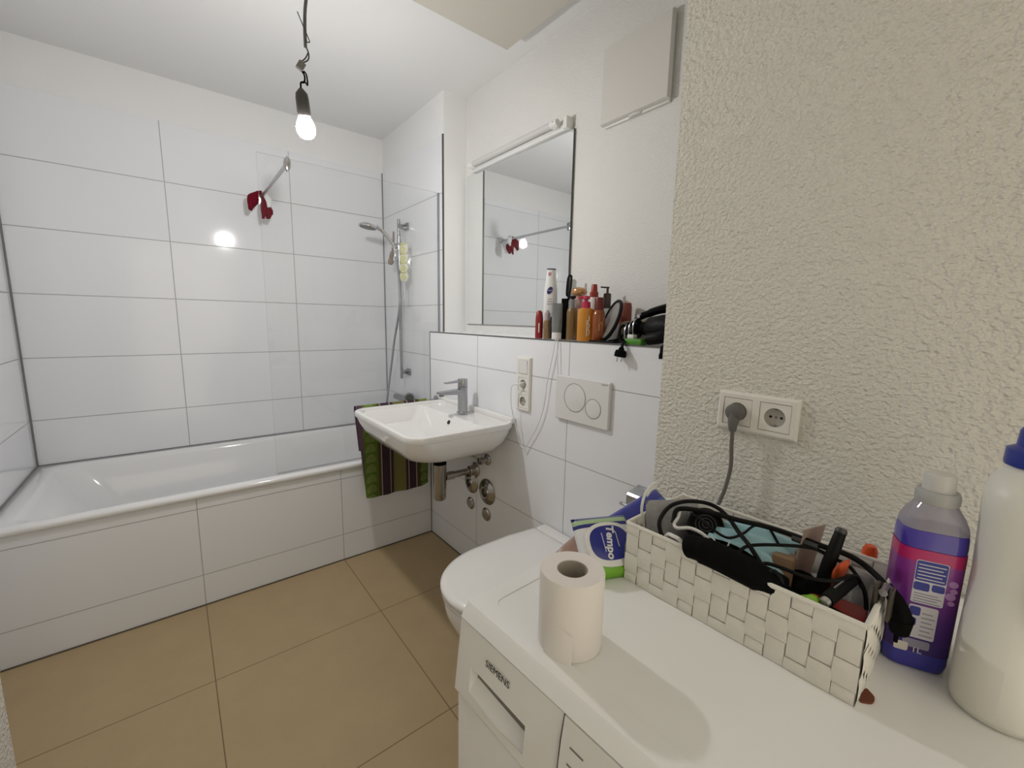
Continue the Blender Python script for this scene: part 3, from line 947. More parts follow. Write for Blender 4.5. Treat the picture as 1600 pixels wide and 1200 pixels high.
# ------------------------------------------------------------------ shower rail, hand shower, hose, mixer
RY, RX = 0.475, 0.040
t = thing('shower_rail', 'chrome shower rail on the tiled end wall above the tub', 'shower rail', (XA, RY, 0.87))
part('rail', m_satin, t, lambda bm: lathe(bm, [(0, 0.862), (0.0095, 0.862), (0.0095, 1.865), (0, 1.865)], Matrix.Translation((RX, RY, 0)), 20))
for z in (1.822, 0.905):
    part('bracket', m_satin, t, lambda bm: (add_box(bm, (RX - 0.006, RY - 0.014, z - 0.014), (XA - 0.002, RY + 0.004, z + 0.014), 0.002), add_box(bm, (XA - 0.012, RY - 0.050, z - 0.022), (XA - 0.0005, RY + 0.006, z + 0.022), 0.003)))
part('slider', m_chrome, t, lambda bm: (lathe(bm, [(0, -0.022), (0.017, -0.022), (0.018, 0), (0.017, 0.022), (0, 0.022)], Matrix.Translation((RX, RY, 1.70)), 20), tube(bm, [(RX, RY, 1.70), (RX - 0.034, RY - 0.004, 1.70)], [0.013, 0.015], 14, 0)))

t = thing('hand_shower', 'chrome hand shower with round head held on the shower rail', 'hand shower', (RX - 0.03, RY, 1.70))
hx = V(-0.150, 0.490, 1.80)
hz = V(-0.14, 0.03, -0.95).normalized()
part('handle', m_chrome, t, lambda bm: tube(bm, [(RX - 0.026, RY - 0.002, 1.665), (RX - 0.034, RY, 1.700), (-0.030, RY + 0.004, 1.745), (-0.068, RY + 0.008, 1.785), (-0.100, RY + 0.012, 1.803)], [0.0105, 0.013], 16, 6))
hm = frame(hz, hx)
hb = part('shower_head', m_chrome, t, lambda bm: lathe(bm, [(0, -0.016), (0.022, -0.015), (0.046, -0.007), (0.0555, 0.004), (0.0545, 0.010), (0, 0.010)], hm, 36))
part('spray_face', m_midgrey, hb, lambda bm: lathe(bm, [(0, 0.010), (0.048, 0.010), (0.046, 0.0125), (0, 0.0125)], hm, 36), 'grey spray face')

t = thing('shower_hose', 'silver shower hose falling from the hand shower into the tub', 'hose', (-0.02, 0.60, 0.63))


def hose(bm):
    pts = catmull([(RX - 0.026, RY - 0.002, 1.663), (RX - 0.020, RY - 0.006, 1.60), (RX - 0.018, RY - 0.028, 1.50), (0.018, 0.430, 1.36), (0.016, 0.455, 1.26), (0.016, 0.520, 1.115), (0.020, 0.605, 0.90), (0.022, 0.680, 0.70), (0.025, 0.72, 0.60), (0.03, 0.70, 0.545), (0.045, 0.60, 0.54), (0.055, 0.50, 0.60), (0.055, 0.43, 0.690)], 14)
    tube(bm, pts, 0.0072, 10, 0)


part('hose_tube', mat('hose_silver', (0.45, 0.46, 0.48), 0.3, metal=0.9), t, hose)
part('hose_nut', m_chrome, t, lambda bm: lathe(bm, [(0, 0), (0.009, 0), (0.0105, 0.01), (0.0105, 0.03), (0, 0.03)], frame((0, 0, -1), (RX - 0.026, RY - 0.002, 1.668)), 16))

t = thing('bath_mixer', 'chrome bath mixer on the end wall just above the tub', 'mixer tap', (XA, 0.36, 0.74))
part('mixer_body', m_satin, t, lambda bm: tube(bm, [(0.052, 0.30, 0.722), (0.052, 0.60, 0.722)], 0.020, 20, 0))
part('mixer_knob', m_satin, t, lambda bm: lathe(bm, [(0, 0), (0.030, 0), (0.033, 0.005), (0.033, 0.028), (0.029, 0.033), (0.020, 0.034), (0.018, 0.030), (0, 0.030)], frame((-0.55, -0.83, 0), (0.050, 0.380, 0.748)), 28))
part('wall_mount', m_satin, t, lambda bm: tube(bm, [(0.052, 0.45, 0.722), (XA - 0.0005, 0.45, 0.722)], 0.030, 20, 0))

t = thing('back_brush', 'brown handled bath brush hanging from the shower rail', 'brush', (RX - 0.02, RY + 0.03, 1.60))
m_wood = mat('brown_brush_wood', (0.28, 0.22, 0.17), 0.5, noise=(30, 0.3))
part('brush_handle', m_wood, t, lambda bm: tube(bm, [(0.016, 0.500, 1.792), (0.016, 0.503, 1.74), (0.014, 0.513, 1.69), (0.010, 0.530, 1.64), (0.008, 0.536, 1.605), (0.008, 0.537, 1.592)], [0.009, 0.0095, 0.010, 0.020, 0.028, 0.017], 14, 6, (1.0, 0.55)))
part('hanging_loop', m_offwhite, t, lambda bm: tube(bm, [(0.016, 0.500, 1.788), (0.030, 0.488, 1.808), (RX - 0.002, RY - 0.011, 1.812), (0.022, 0.478, 1.800), (0.016, 0.500, 1.788)], 0.0014, 6))

t = thing('scrub_strap', 'yellow and white flowered back scrubber hanging from the shower rail', 'back scrubber', (RX, 0.37, 1.50))
m_yel = mat('yellow_flower_foam', (0.66, 0.67, 0.30), 0.9, spec=0.1, bump=(150, 0.002))
m_cream = mat('cream_foam', (0.78, 0.76, 0.66), 0.9, spec=0.1, bump=(150, 0.002))
sx0, sy0 = 0.022, 0.366


def seg(bm, z0, z1, w, th):
    rings = []
    for i in range(9):
        u = i / 8
        z = z0 + (z1 - z0) * u
        k = 0.72 + 0.28 * math.sin(PI * u)
        c = V(sx0, sy0 + 0.010 * (z - 1.59) / 0.12 * -0.25, z)
        rings.append([c + V(0.6, -0.8, 0) * w * k * math.cos(a * PI / 8) * 1.0 + V(-0.8, -0.6, 0) * th * k * math.sin(a * PI / 8) for a in range(16)])
    loft(bm, rings)


for i in range(4):
    z1 = 1.700 - i * 0.055
    part('pad', m_cream, t, lambda bm: seg(bm, z1 - 0.055, z1, 0.0300, 0.014), angle=70)
    part('flower', m_yel, t, lambda bm: [lathe(bm, [(0, 0), (0.0062, 0.0005), (0.0062, 0.003), (0, 0.005)], frame((-0.8, -0.6, 0), V(sx0, sy0, z1 - 0.030) + V(-0.8, -0.6, 0) * 0.0120 + V(0.6, -0.8, 0) * 0.0105 * math.cos(a * PI / 2.5) + V(0, 0, 0.0105 * math.sin(a * PI / 2.5))), 10) for a in range(5)] + [lathe(bm, [(0, 0), (0.0255, 0), (0.0255, 0.010), (0, 0.010)], frame((0, 0, 1), (sx0, sy0, z1 - 0.006)), 14, sx=0.85, sy=0.75)], 'yellow flower', 70)
part('upper_cord', m_white, t, lambda bm: (tube(bm, [(sx0, sy0, 1.702), (0.034, 0.42, 1.760), (RX, RY - 0.010, 1.806), (0.025, RY + 0.002, 1.800), (0.022, 0.43, 1.755), (sx0, sy0, 1.702)], 0.0016, 6)))
part('lower_cord', m_white, t, lambda bm: tube(bm, [(sx0, sy0 + 0.002, 1.482), (0.022, 0.372, 1.42), (0.022, 0.374, 1.395), (0.020, 0.380, 1.372), (0.022, 0.370, 1.364), (0.022, 0.366, 1.378), (0.022, 0.373, 1.40)], 0.0018, 6))

# ------------------------------------------------------------------ washing machine (own axes: x into the room corner, y along the front)
def lpart(name, m, parent, fn, label=None, angle=35):
    """Geometry given in the thing's own axes."""
    def g(bm):
        fn(bm)
        bm.transform(ROOT[parent.name])
    return part(name, m, parent, g, label, angle)


t = thing('washing_machine', 'white front-loading washing machine against the rough plaster wall', 'washing machine', (-0.817, -1.659, 0.0), math.radians(2.6))
WMT = ROOT[t.name]
lpart('cabinet', m_wm, t, lambda bm: add_box(bm, (-0.004, -0.598, 0.012), (0.575, -0.002, 0.816), 0.006))


def worktop(bm):
    R = lambda i, z, r=0.006, f=0.0: rr_ring(0.0 - f + i, 0.578 - i, -0.600 + i, 0.0 - i, r, z, 4)
    loft(bm, [R(0.003, 0.8308, .004, .0115), R(0.0, 0.8318, .004, .0115), R(0.0, 0.8485, .004, .0005), R(0.0012, 0.850, .004), R(0.028, 0.850, .014), R(0.0290, 0.8488, .013), R(0.031, 0.8486, .012), R(0.04, 0.8487, .012)])


lpart('worktop', m_wm, t, worktop, angle=22)


def panel_prof(y, cut=0.0):
    return [V(0.0, y, 0.829), V(-0.0115, y, 0.829), V(-0.0165, y, 0.800), V(-0.0225, y, 0.748), V(-0.0225, y, 0.730), V(-0.018, y, 0.716), V(0.0, y, 0.714)]


lpart('control_panel', m_wm, t, lambda bm: loft(bm, [panel_prof(-0.2005), panel_prof(-0.598)]))
dw = None


def drawer(bm):
    # drawer front with a grip pocket, cut as rings round the opening
    y0, y1 = -0.1985, -0.002

    def q(y, z, d):
        x = -0.0165 - 0.006 * (0.800 - z) / 0.052 if z > 0.748 else -0.0225
        return V(x + d, y, z)
    out = [q(y1, 0.829, 0.0028), q(y0, 0.829, 0.0028), q(y0, 0.722, 0), q(y1, 0.722, 0)]
    h = [q(-0.037, 0.779, 0), q(-0.147, 0.776, 0), q(-0.147, 0.733, 0), q(-0.037, 0.742, 0)]
    hb = [q(-0.0375, 0.7785, 0.014), q(-0.1465, 0.7755, 0.014), q(-0.1465, 0.750, 0.014), q(-0.0375, 0.756, 0.014)]
    back = [p + V(0.036, 0, 0) for p in out]
    loft(bm, [back, out, h, hb], cap0=False)
    bm.faces.ensure_lookup_table()
    bm.faces[-1].material_index = 1        # grey colour puts shade on the inner wall of the grip
    prism(bm, [q(y1, 0.722, 0), q(y1, 0.714, 0.0045), q(y1, 0.714, 0.02), q(y1, 0.722, 0.02)], (0, y0 - y1, 0))


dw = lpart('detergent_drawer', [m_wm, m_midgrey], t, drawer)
lpart('grip_lip', mat('grip_lip_white', (0.85, 0.85, 0.83), 0.3), dw, lambda bm: add_box(bm, (-0.0232, -0.146, 0.7335), (-0.0218, -0.038, 0.735), 0, 1, Matrix.Rotation(-0.083, 3, 'X')))
lpart('panel_seam', m_darkgrey, t, lambda bm: prism(bm, [V(-0.0112, -0.1990, 0.829), V(-0.0167, -0.1990, 0.800), V(-0.0222, -0.1990, 0.748), V(-0.0222, -0.1990, 0.730), V(0.0, -0.1990, 0.72), V(0.0, -0.1990, 0.829)], (0, -0.0012, 0)))
pm = axes((0, -1, 0), (0.10, 0, 1), (-0.0166, -0.0905, 0.8035))
bt = text_part('brand_name', 'SIEMENS', 0.0132, WMT @ pm, m_ink, t, extrude=0.00012, label='black lettering', sx=0.98)
for y, z, w in ((-0.222, 0.803, 0.018), (-0.216, 0.783, 0.009), (-0.214, 0.768, 0.007), (-0.214, 0.754, 0.007)):
    lpart('panel_mark', m_midgrey, t, lambda bm: add_box(bm, (-0.0172 - 0.006 * (0.800 - z) / 0.052, y - w / 2, z - 0.0008), (-0.0160 - 0.006 * (0.800 - z) / 0.052, y + w / 2, z + 0.0008)))
lpart('programme_dial', m_wmgrey, t, lambda bm: lathe(bm, [(0, 0), (0.027, 0), (0.026, 0.018), (0.022, 0.021), (0, 0.021)], frame((-1, 0, 0), (-0.0185, -0.33, 0.772)), 36))
lpart('front_panel', m_wm, t, lambda bm: add_box(bm, (-0.018, -0.598, 0.10), (-0.004, -0.002, 0.712), 0.004))
dr = lpart('door', m_wmgrey, t, lambda bm: lathe(bm, [(0.13, -0.004), (0.155, -0.012), (0.180, -0.034), (0.205, -0.030), (0.225, -0.004), (0.225, 0.0), (0.13, 0.0)], frame((1, 0, 0), (-0.0185, -0.30, 0.42)), 48, cap=False))
lpart('door_glass', mat('dark_door_glass', (0.03, 0.035, 0.04), 0.08), dr, lambda bm: lathe(bm, [(0, -0.020), (0.08, -0.016), (0.13, -0.004), (0.13, 0), (0, 0)], frame((1, 0, 0), (-0.0187, -0.30, 0.42)), 40))
lpart('kick_plate', m_wm, t, lambda bm: add_box(bm, (-0.010, -0.598, 0.02), (-0.004, -0.002, 0.097), 0.001))
for fx, fy in ((0.04, -0.05), (0.04, -0.55), (0.53, -0.05), (0.53, -0.55)):
    lpart('foot', m_darkgrey, t, lambda bm: lathe(bm, [(0, 0), (0.02, 0), (0.018, 0.014), (0, 0.014)], Matrix.Translation((fx, fy, 0)), 16))

ZM = 0.8487      # worktop surface inside its rim

# ------------------------------------------------------------------ toilet roll on the machine
t = thing('toilet_roll', 'white toilet paper roll standing on the washing machine', 'toilet roll', (-0.752, -1.801, ZM))
RM = Matrix.Translation((-0.752, -1.801, 0))
part('paper_roll', m_paper, t, lambda bm: lathe(bm, [(0.0195, ZM + 0.001), (0.040, ZM + 0.0005), (0.0405, ZM + 0.003), (0.0405, ZM + 0.096), (0.0395, ZM + 0.0985), (0.0195, ZM + 0.098)] + [(0.0195, ZM + 0.001)], RM, 56, cap=False), angle=50)
part('cardboard_core', m_card, t, lambda bm: lathe(bm, [(0.0193, ZM + 0.001), (0.0193, ZM + 0.0975), (0.0182, ZM + 0.0975), (0.0182, ZM + 0.001), (0.0193, ZM + 0.001)], RM, 40, cap=False), 'brown cardboard core')


def loose(u, v):
    # last sheet leaving the roll at the left front and hanging to the worktop
    a = math.radians(175 + 52 * u)
    r = 0.0408 + 0.004 * max(0, u - 0.35) * (1 - v * 0.6) + 0.0015 * (1 - v)
    return V(-0.752 + r * math.cos(a), -1.801 + r * math.sin(a), ZM + 0.0008 + v * (0.036 + 0.020 * (1 - u)))


part('loose_sheet', m_paper, t, lambda bm: grid_sheet(bm, loose, 16, 10, 0.0004), angle=80)

# ------------------------------------------------------------------ woven basket
t = thing('woven_basket', 'white woven basket filled with cables on the washing machine', 'basket', (-0.587, -1.763, ZM), math.radians(1.5))
BL, BW, BH = 0.293, 0.172, 0.0945


def wall_patch(bm, o, du, dv, n, nu, nv, over0, flip=1):
    """Woven face: o corner, du/dv full edge vectors, n outward."""
    o, du, dv, n = map(Vector, (o, du, dv, n))
    K = 4
    for i in range(nu):
        st = 1.0 / nv
        off = 0.0 if (i + over0) % 2 else -0.5 * st
        for j in range(-1, nv + 1):
            b0, b1 = max(0.0, off + j * st), min(1.0, off + (j + 1) * st)
            if b1 - b0 < 0.02:
                continue
            j_over = (j + i // 2) % 2
            gu = -0.02 if j_over else 0.035
            a0, a1 = (i + gu) / nu, (i + 1 - gu) / nu
            b0, b1 = b0 + 0.014 * st, b1 - 0.014 * st
            lift = 0.0006 if j_over else 0.0
            P = []
            for p in range(K + 1):
                row = []
                for q in range(K + 1):
                    uu, vv = p / K, q / K
                    h = 0.0017 * (1 - (2 * vv - 1) ** 6) * (1 - 0.45 * (2 * uu - 1) ** 6) + lift
                    row.append(bm.verts.new(o + du * max(0.0, min(1.0, a0 + (a1 - a0) * uu)) + dv * (b0 + (b1 - b0) * vv) + n * (h + 0.0004)))
                P.append(row)
            for p in range(K):
                for q in range(K):
                    fs = (P[p][q], P[p + 1][q], P[p + 1][q + 1], P[p][q + 1])
                    bm.faces.new(fs if flip > 0 else fs[::-1])


def basket(bm):
    zs = BH / 3.35
    ht = zs * 3
    # thin liner walls
    th = 0.0022
    for lo, hi in (((0, -BL, 0), (th, 0, BH)), ((BW - th, -BL, 0), (BW, 0, BH)), ((0, -BL, 0), (BW, -BL + th, BH)), ((0, -th, 0), (BW, 0, BH)), ((0, -BL, 0), (BW, 0, th))):
        add_box(bm, lo, hi)
    for fc in bm.faces:
        fc.material_index = 1
    wall_patch(bm, (0, 0, 0), (0, -BL, 0), (0, 0, BH), (-1, 0, 0), 13, 3, 0)
    wall_patch(bm, (BW, 0, 0), (0, -BL, 0), (0, 0, BH), (1, 0, 0), 13, 3, 1, -1)
    wall_patch(bm, (0, -BL, 0), (BW, 0, 0), (0, 0, BH), (0, -1, 0), 8, 3, 1)
    wall_patch(bm, (0, 0, 0), (BW, 0, 0), (0, 0, BH), (0, 1, 0), 8, 3, 1, -1)
    wall_patch(bm, (th, 0, 0), (0, -BL, 0), (0, 0, BH), (1, 0, 0), 13, 3, 1, -1)
    wall_patch(bm, (BW - th, 0, 0), (0, -BL, 0), (0, 0, BH), (-1, 0, 0), 13, 3, 1)
    wall_patch(bm, (0, -th, 0), (BW, 0, 0), (0, 0, BH), (0, -1, 0), 8, 3, 1)


lpart('basket_weave', [m_weave, mat('basket_liner', (0.56, 0.54, 0.49), 0.9, spec=0.1)], t, basket, angle=60)
lpart('rim_band', m_weave, t, lambda bm: [tube(bm, [(x0, y0, BH + 0.0005), (x1, y1, BH + 0.0005)], 0.0032, 8, 0, (0.9, 1.0)) for (x0, y0, x1, y1) in ((0, 0, 0, -BL), (BW, 0, BW, -BL), (0, 0, BW, 0), (0, -BL, BW, -BL))])
part('handle_cord', mat('white_cord', (0.72, 0.72, 0.68), 0.6), t, lambda bm: tube(bm, [(-0.548, -1.768, 0.925), (-0.549, -1.762, 0.955), (-0.534, -1.757, 0.975), (-0.517, -1.757, 0.986), (-0.505, -1.757, 0.987), (-0.507, -1.757, 0.979), (-0.518, -1.757, 0.978), (-0.530, -1.757, 0.970)], 0.0022, 8))

# ------------------------------------------------------------------ what lies in the basket
FB = ZM + 0.003
bm = bmesh.new()
gm = axes((0.88, -0.40, -0.06), (0.16, 0.20, 0.96), (-0.503, -1.794, 0.910))
pillow(bm, gm, 0.050, 0.056, 0.012)
single('grey_pouch', bm, mat('grey_cloth', (0.40, 0.40, 0.415), 0.9, spec=0.1, noise=(120, 0.25)), 'flat grey cloth pouch standing in the left end of the basket', 'pouch', (-0.51, -1.80, FB), angle=80)

t = thing('hair_dryer', 'round black hair dryer barrel under the cable coils in the basket', 'hair dryer', (-0.485, -1.845, FB))
hd = V(-0.62, -0.30, 0.52).normalized()
hm = frame(hd, (-0.498, -1.843, 0.944))
part('barrel', m_black, t, lambda bm: lathe(bm, [(0, -0.050), (0.022, -0.046), (0.028, -0.02), (0.0255, 0.006), (0.0245, 0.012), (0.022, 0.012), (0.021, 0.004), (0, 0.004)], hm, 32))
part('grille', m_darkgrey, t, lambda bm: [lathe(bm, [(r, 0.0045), (r + 0.0015, 0.0045), (r + 0.0015, 0.0065), (r, 0.0065), (r, 0.0045)], hm, 24, cap=False) for r in (0.004, 0.009, 0.014)])
part('grip', m_black, t, lambda bm: tube(bm, [(-0.475, -1.842, 0.925), (-0.462, -1.890, 0.900), (-0.45, -1.945, 0.885)], [0.015, 0.013], 14, 4))

bm = bmesh.new()
tube(bm, [(-0.580, -1.856, 0.944), (-0.580, -1.868, 0.9475), (-0.578, -1.895, 0.948), (-0.574, -1.935, 0.944), (-0.566, -1.965, 0.937), (-0.560, -1.978, 0.930)], [0.009, 0.0175, 0.0195, 0.0195, 0.018, 0.010], 20, 8, (1.0, 0.9))
single('black_case', bm, m_blackm, 'oblong black case bulging over the front rim of the basket', 'case', (-0.575, -1.915, 0.935), angle=80)

t = thing('appliance_cord', 'thick black cord looping over the top of the basket', 'cable', (-0.50, -1.92, 0.93))
part('cord', m_black, t, lambda bm: tube(bm, [(-0.560, -1.835, 0.90), (-0.572, -1.820, 0.93), (-0.571, -1.808, 0.952), (-0.559, -1.805, 0.965), (-0.537, -1.806, 0.974), (-0.514, -1.816, 0.978), (-0.492, -1.834, 0.977), (-0.485, -1.853, 0.973), (-0.493, -1.875, 0.966), (-0.513, -1.898, 0.960), (-0.530, -1.920, 0.955), (-0.540, -1.945, 0.935)], 0.0031, 10))
part('cord_run', m_black, t, lambda bm: tube(bm, [(-0.545, -1.815, 0.952), (-0.527, -1.813, 0.968), (-0.512, -1.855, 0.974), (-0.502, -1.888, 0.973), (-0.487, -1.925, 0.972), (-0.485, -1.964, 0.972), (-0.486, -1.993, 0.972), (-0.480, -2.011, 0.970), (-0.482, -2.028, 0.967), (-0.490, -2.044, 0.962), (-0.500, -2.056, 0.958)], 0.0036, 10))
part('cable_tie', m_darkgrey, t, lambda bm: tube(bm, [(-0.484, -1.955, 0.9695), (-0.486, -1.985, 0.9695)], 0.0056, 10, 0))
part('plug', m_blackm, t, lambda bm: (tube(bm, [(-0.500, -2.055, 0.959), (-0.504, -2.0645, 0.950), (-0.500, -2.069, 0.938), (-0.494, -2.071, 0.925)], [0.0055, 0.011], 14, 5), tube(bm, [(-0.494, -2.071, 0.926), (-0.489, -2.0715, 0.905)], [0.012, 0.009], 14, 0), tube(bm, [(-0.491, -2.0695, 0.905), (-0.488, -2.0695, 0.890)], 0.0022, 8, 0)))

t = thing('phone_cable', 'thin black cable crossing the light blue mask in the basket', 'cable', (-0.51, -1.88, 0.93))
part('cable', m_black, t, lambda bm: tube(bm, [(-0.513, -1.826, 0.962), (-0.532, -1.856, 0.966), (-0.538, -1.873, 0.962), (-0.536, -1.893, 0.958), (-0.511, -1.902, 0.960), (-0.480, -1.905, 0.964), (-0.466, -1.918, 0.962), (-0.47, -1.935, 0.945)], 0.0019, 8))
t = thing('headphone_cable', 'thin black cable arching between the cord and the marker pen', 'cable', (-0.50, -1.98, 0.93))
part('cable', m_black, t, lambda bm: tube(bm, [(-0.545, -1.910, 0.945), (-0.529, -1.918, 0.955), (-0.508, -1.949, 0.963), (-0.489, -1.980, 0.966), (-0.490, -2.003, 0.963), (-0.491, -2.020, 0.960), (-0.508, -2.038, 0.948), (-0.52, -2.045, 0.930)], 0.0022, 8))
part('cable_end', m_black, t, lambda bm: tube(bm, [(-0.565, -1.935, 0.940), (-0.558, -1.949, 0.955), (-0.555, -1.973, 0.957), (-0.554, -1.993, 0.957), (-0.541, -2.015, 0.959), (-0.512, -2.029, 0.961), (-0.500, -2.035, 0.945)], 0.0024, 8))
bm = bmesh.new()
tube(bm, [(-0.566, -1.970, 0.915), (-0.573, -1.962, 0.938), (-0.572, -1.960, 0.952), (-0.570, -1.965, 0.956), (-0.572, -1.974, 0.948), (-0.573, -1.980, 0.925)], 0.0028, 8)
single('cord_loop', bm, m_black, 'small upright black cord loop behind the front rim of the basket', 'cable', (-0.570, -1.97, 0.92), angle=80)

t = thing('white_cable', 'white cable curling round the hair dryer in the basket', 'cable', (-0.56, -1.84, 0.93))
part('cable', m_white, t, lambda bm: tube(bm, [(-0.520, -1.812, 0.968), (-0.535, -1.817, 0.958), (-0.554, -1.822, 0.955), (-0.558, -1.830, 0.953), (-0.547, -1.843, 0.955), (-0.545, -1.862, 0.953), (-0.54, -1.875, 0.94)], 0.0025, 8))
part('cable_end', m_white, t, lambda bm: tube(bm, [(-0.575, -1.820, 0.935), (-0.578, -1.827, 0.948), (-0.583, -1.837, 0.952), (-0.5825, -1.850, 0.949), (-0.5815, -1.862, 0.930)], 0.0028, 8))

t = thing('face_mask', 'light blue pleated face mask lying in the middle of the basket', 'face mask', (-0.485, -1.91, 0.90))
m_mask = mat('light_blue_mask', srgb('#a6cdd6'), 0.9, spec=0.1, noise=(40, 0.15))


def mask(u, v):
    a = V(-0.528, -1.860, 0.942).lerp(V(-0.458, -1.862, 0.950), v)
    b = V(-0.515, -1.958, 0.944).lerp(V(-0.440, -1.952, 0.950), v)
    p = a.lerp(b, u)
    p.z += 0.0045 * math.sin(v * 19 + 0.8 * math.sin(u * 5)) + 0.008 * math.sin(PI * u) * math.sin(PI * v) - 0.02 * (1 - v) * u ** 3
    return p


part('mask_cloth', m_mask, t, lambda bm: grid_sheet(bm, mask, 24, 30, 0.0010), angle=80)
part('ear_loop', m_white, t, lambda bm: tube(bm, [(-0.528, -1.862, 0.944), (-0.540, -1.875, 0.950), (-0.545, -1.885, 0.946), (-0.535, -1.892, 0.944), (-0.522, -1.890, 0.946)], 0.0010, 6))

bm = bmesh.new()
add_box(bm, (-0.491, -1.9690, 0.885), (-0.449, -1.9675, 0.989), 0, 1, Matrix.Rotation(math.radians(-16), 3, 'Z') @ Matrix.Rotation(math.radians(8), 3, 'X'))
single('paper_card', bm, mat('greyish_pink_card', srgb('#9d8a80'), 0.7, noise=(70, 0.12)), 'greyish pink card standing upright at the back of the basket', 'card', (-0.47, -1.968, 0.885))
bm = bmesh.new()
add_box(bm, (-0.515, -1.964, 0.880), (-0.475, -1.938, 0.944), 0.002, 1, Matrix.Rotation(math.radians(10), 3, 'Z') @ Matrix.Rotation(math.radians(14), 3, 'Y'))
single('brown_box', bm, mat('brown_paperboard', srgb('#8a6f55'), 0.8, noise=(50, 0.12)), 'small brown cardboard box in front of the upright card', 'box', (-0.495, -1.95, 0.880))

t = thing('brush_rod', 'black round handle sticking up out of the basket', 'brush handle', (-0.498, -1.997, 0.90))
part('handle', m_black, t, lambda bm: tube(bm, [(-0.500, -1.996, 0.900), (-0.496, -1.998, 0.945), (-0.490, -2.002, 0.976), (-0.481, -2.004, 0.996)], [0.0085, 0.0062], 14, 6))
part('end_knob', m_darkgrey, t, lambda bm: lathe(bm, [(0, 0), (0.0064, 0), (0.0066, 0.003), (0.0050, 0.006), (0, 0.0065)], frame((0.4, -0.1, 0.9), (-0.4812, -2.004, 0.9955)), 14))

bm = bmesh.new()
pillow(bm, axes((-0.35, -0.2, 0.85), (0.9, -0.3, 0.3), (-0.488, -2.008, 0.937)), 0.034, 0.011, 0.006)
single('orange_wrapper', bm, mat('orange_wrapper', srgb('#d9643a'), 0.35, noise=(80, 0.3)), 'orange wrapped sachet next to the black upright handle', 'sachet', (-0.488, -2.008, 0.90), angle=80)
bm = bmesh.new()
add_box(bm, (-0.545, -2.046, FB), (-0.496, -1.990, 0.920), 0.004, 2, Matrix.Rotation(math.radians(7), 3, 'Z'))
single('red_box', bm, mat('red_carton', srgb('#861a14'), 0.45), 'red carton low in the right end of the basket', 'box', (-0.52, -2.018, FB))

t = thing('marker_pen', 'black marker pen with a silver tip lying over the red carton', 'pen', (-0.54, -2.02, 0.935))
part('barrel', m_black, t, lambda bm: tube(bm, [(-0.566, -2.017, 0.946), (-0.510, -2.026, 0.954)], 0.0072, 16, 0))
part('tip_ring', m_chrome, t, lambda bm: tube(bm, [(-0.574, -2.0158, 0.9447), (-0.565, -2.0172, 0.9462)], 0.0060, 16, 0), 'silver ring')
part('clip', m_satin, t, lambda bm: tube(bm, [(-0.552, -2.019, 0.9562), (-0.528, -2.023, 0.9592)], 0.0016, 8, 0))
bm = bmesh.new()
tube(bm, [(-0.572, -1.985, 0.930), (-0.571, -1.998, 0.940), (-0.572, -2.006, 0.944), (-0.572, -2.012, 0.940)], [0.003, 0.0062, 0.0075, 0.005], 12, 5, (1, 0.55))
single('green_lighter', bm, mat('bright_green_plastic', srgb('#7fae2c'), 0.35), 'small bright green plastic end left of the marker pen tip', 'lighter', (-0.572, -2.00, 0.930), angle=80)

t = thing('spring_clamp', 'dark hair clip gripping the right front corner of the basket', 'hair clip', (-0.512, -2.052, 0.945))
part('jaw', mat('brown_black_plastic', (0.05, 0.04, 0.03), 0.35), t, lambda bm: (add_box(bm, (-0.528, -2.0535, 0.925), (-0.508, -2.0485, 0.966), 0.002, 2), add_box(bm, (-0.526, -2.0655, 0.928), (-0.510, -2.0615, 0.966), 0.002, 2)))
part('hinge', m_satin, t, lambda bm: tube(bm, [(-0.528, -2.0575, 0.962), (-0.508, -2.0575, 0.962)], 0.0042, 10, 0))
# dark tangle that fills the basket below the visible things
t = thing('black_scarf', 'crumpled black fabric filling the bottom of the basket', 'cloth', (-0.50, -1.93, FB))


def scarf(u, v):
    x = -0.578 + 0.150 * u
    y = -1.815 - 0.222 * v
    z = 0.900 + 0.012 * math.sin(u * 9 + v * 4) + 0.011 * math.sin(v * 17 + u * 3) + 0.006 * math.sin(u * 23 + v * 11)
    e = min(u, v, 1 - u, 1 - v)
    return V(x, y, FB + 0.003 + (z - FB) * min(1, e * 6) ** 0.6)


part('fabric', m_blackm, t, lambda bm: grid_sheet(bm, scarf, 40, 50, 0.002), angle=80)

bm = bmesh.new()
tube(bm, [(-0.566, -1.985, 0.905), (-0.566, -2.000, 0.917), (-0.564, -2.020, 0.922), (-0.560, -2.040, 0.912)], [0.012, 0.016, 0.017, 0.010], 16, 6, (0.9, 1.0))
single('black_purse', bm, m_blackm, 'small black purse pressed against the front rim at the basket right end', 'purse', (-0.565, -2.01, 0.89), angle=80)

t = thing('glue_bottle', 'small clear bottle with an orange cap between basket and purple bottle', 'bottle', (-0.405, -2.012, ZM))
gb = Matrix.Translation((-0.400, -2.022, ZM))
part('bottle_body', m_clearp, t, lambda bm: lathe(bm, [(0, 0), (0.015, 0.0), (0.016, 0.004), (0.016, 0.070), (0.007, 0.082), (0, 0.082)], gb, 20))
part('cap', mat('orange_cap', srgb('#e2541f'), 0.35), t, lambda bm: lathe(bm, [(0, 0.080), (0.0095, 0.080), (0.0085, 0.104), (0.006, 0.110), (0, 0.110)], gb, 20), 'orange cap')

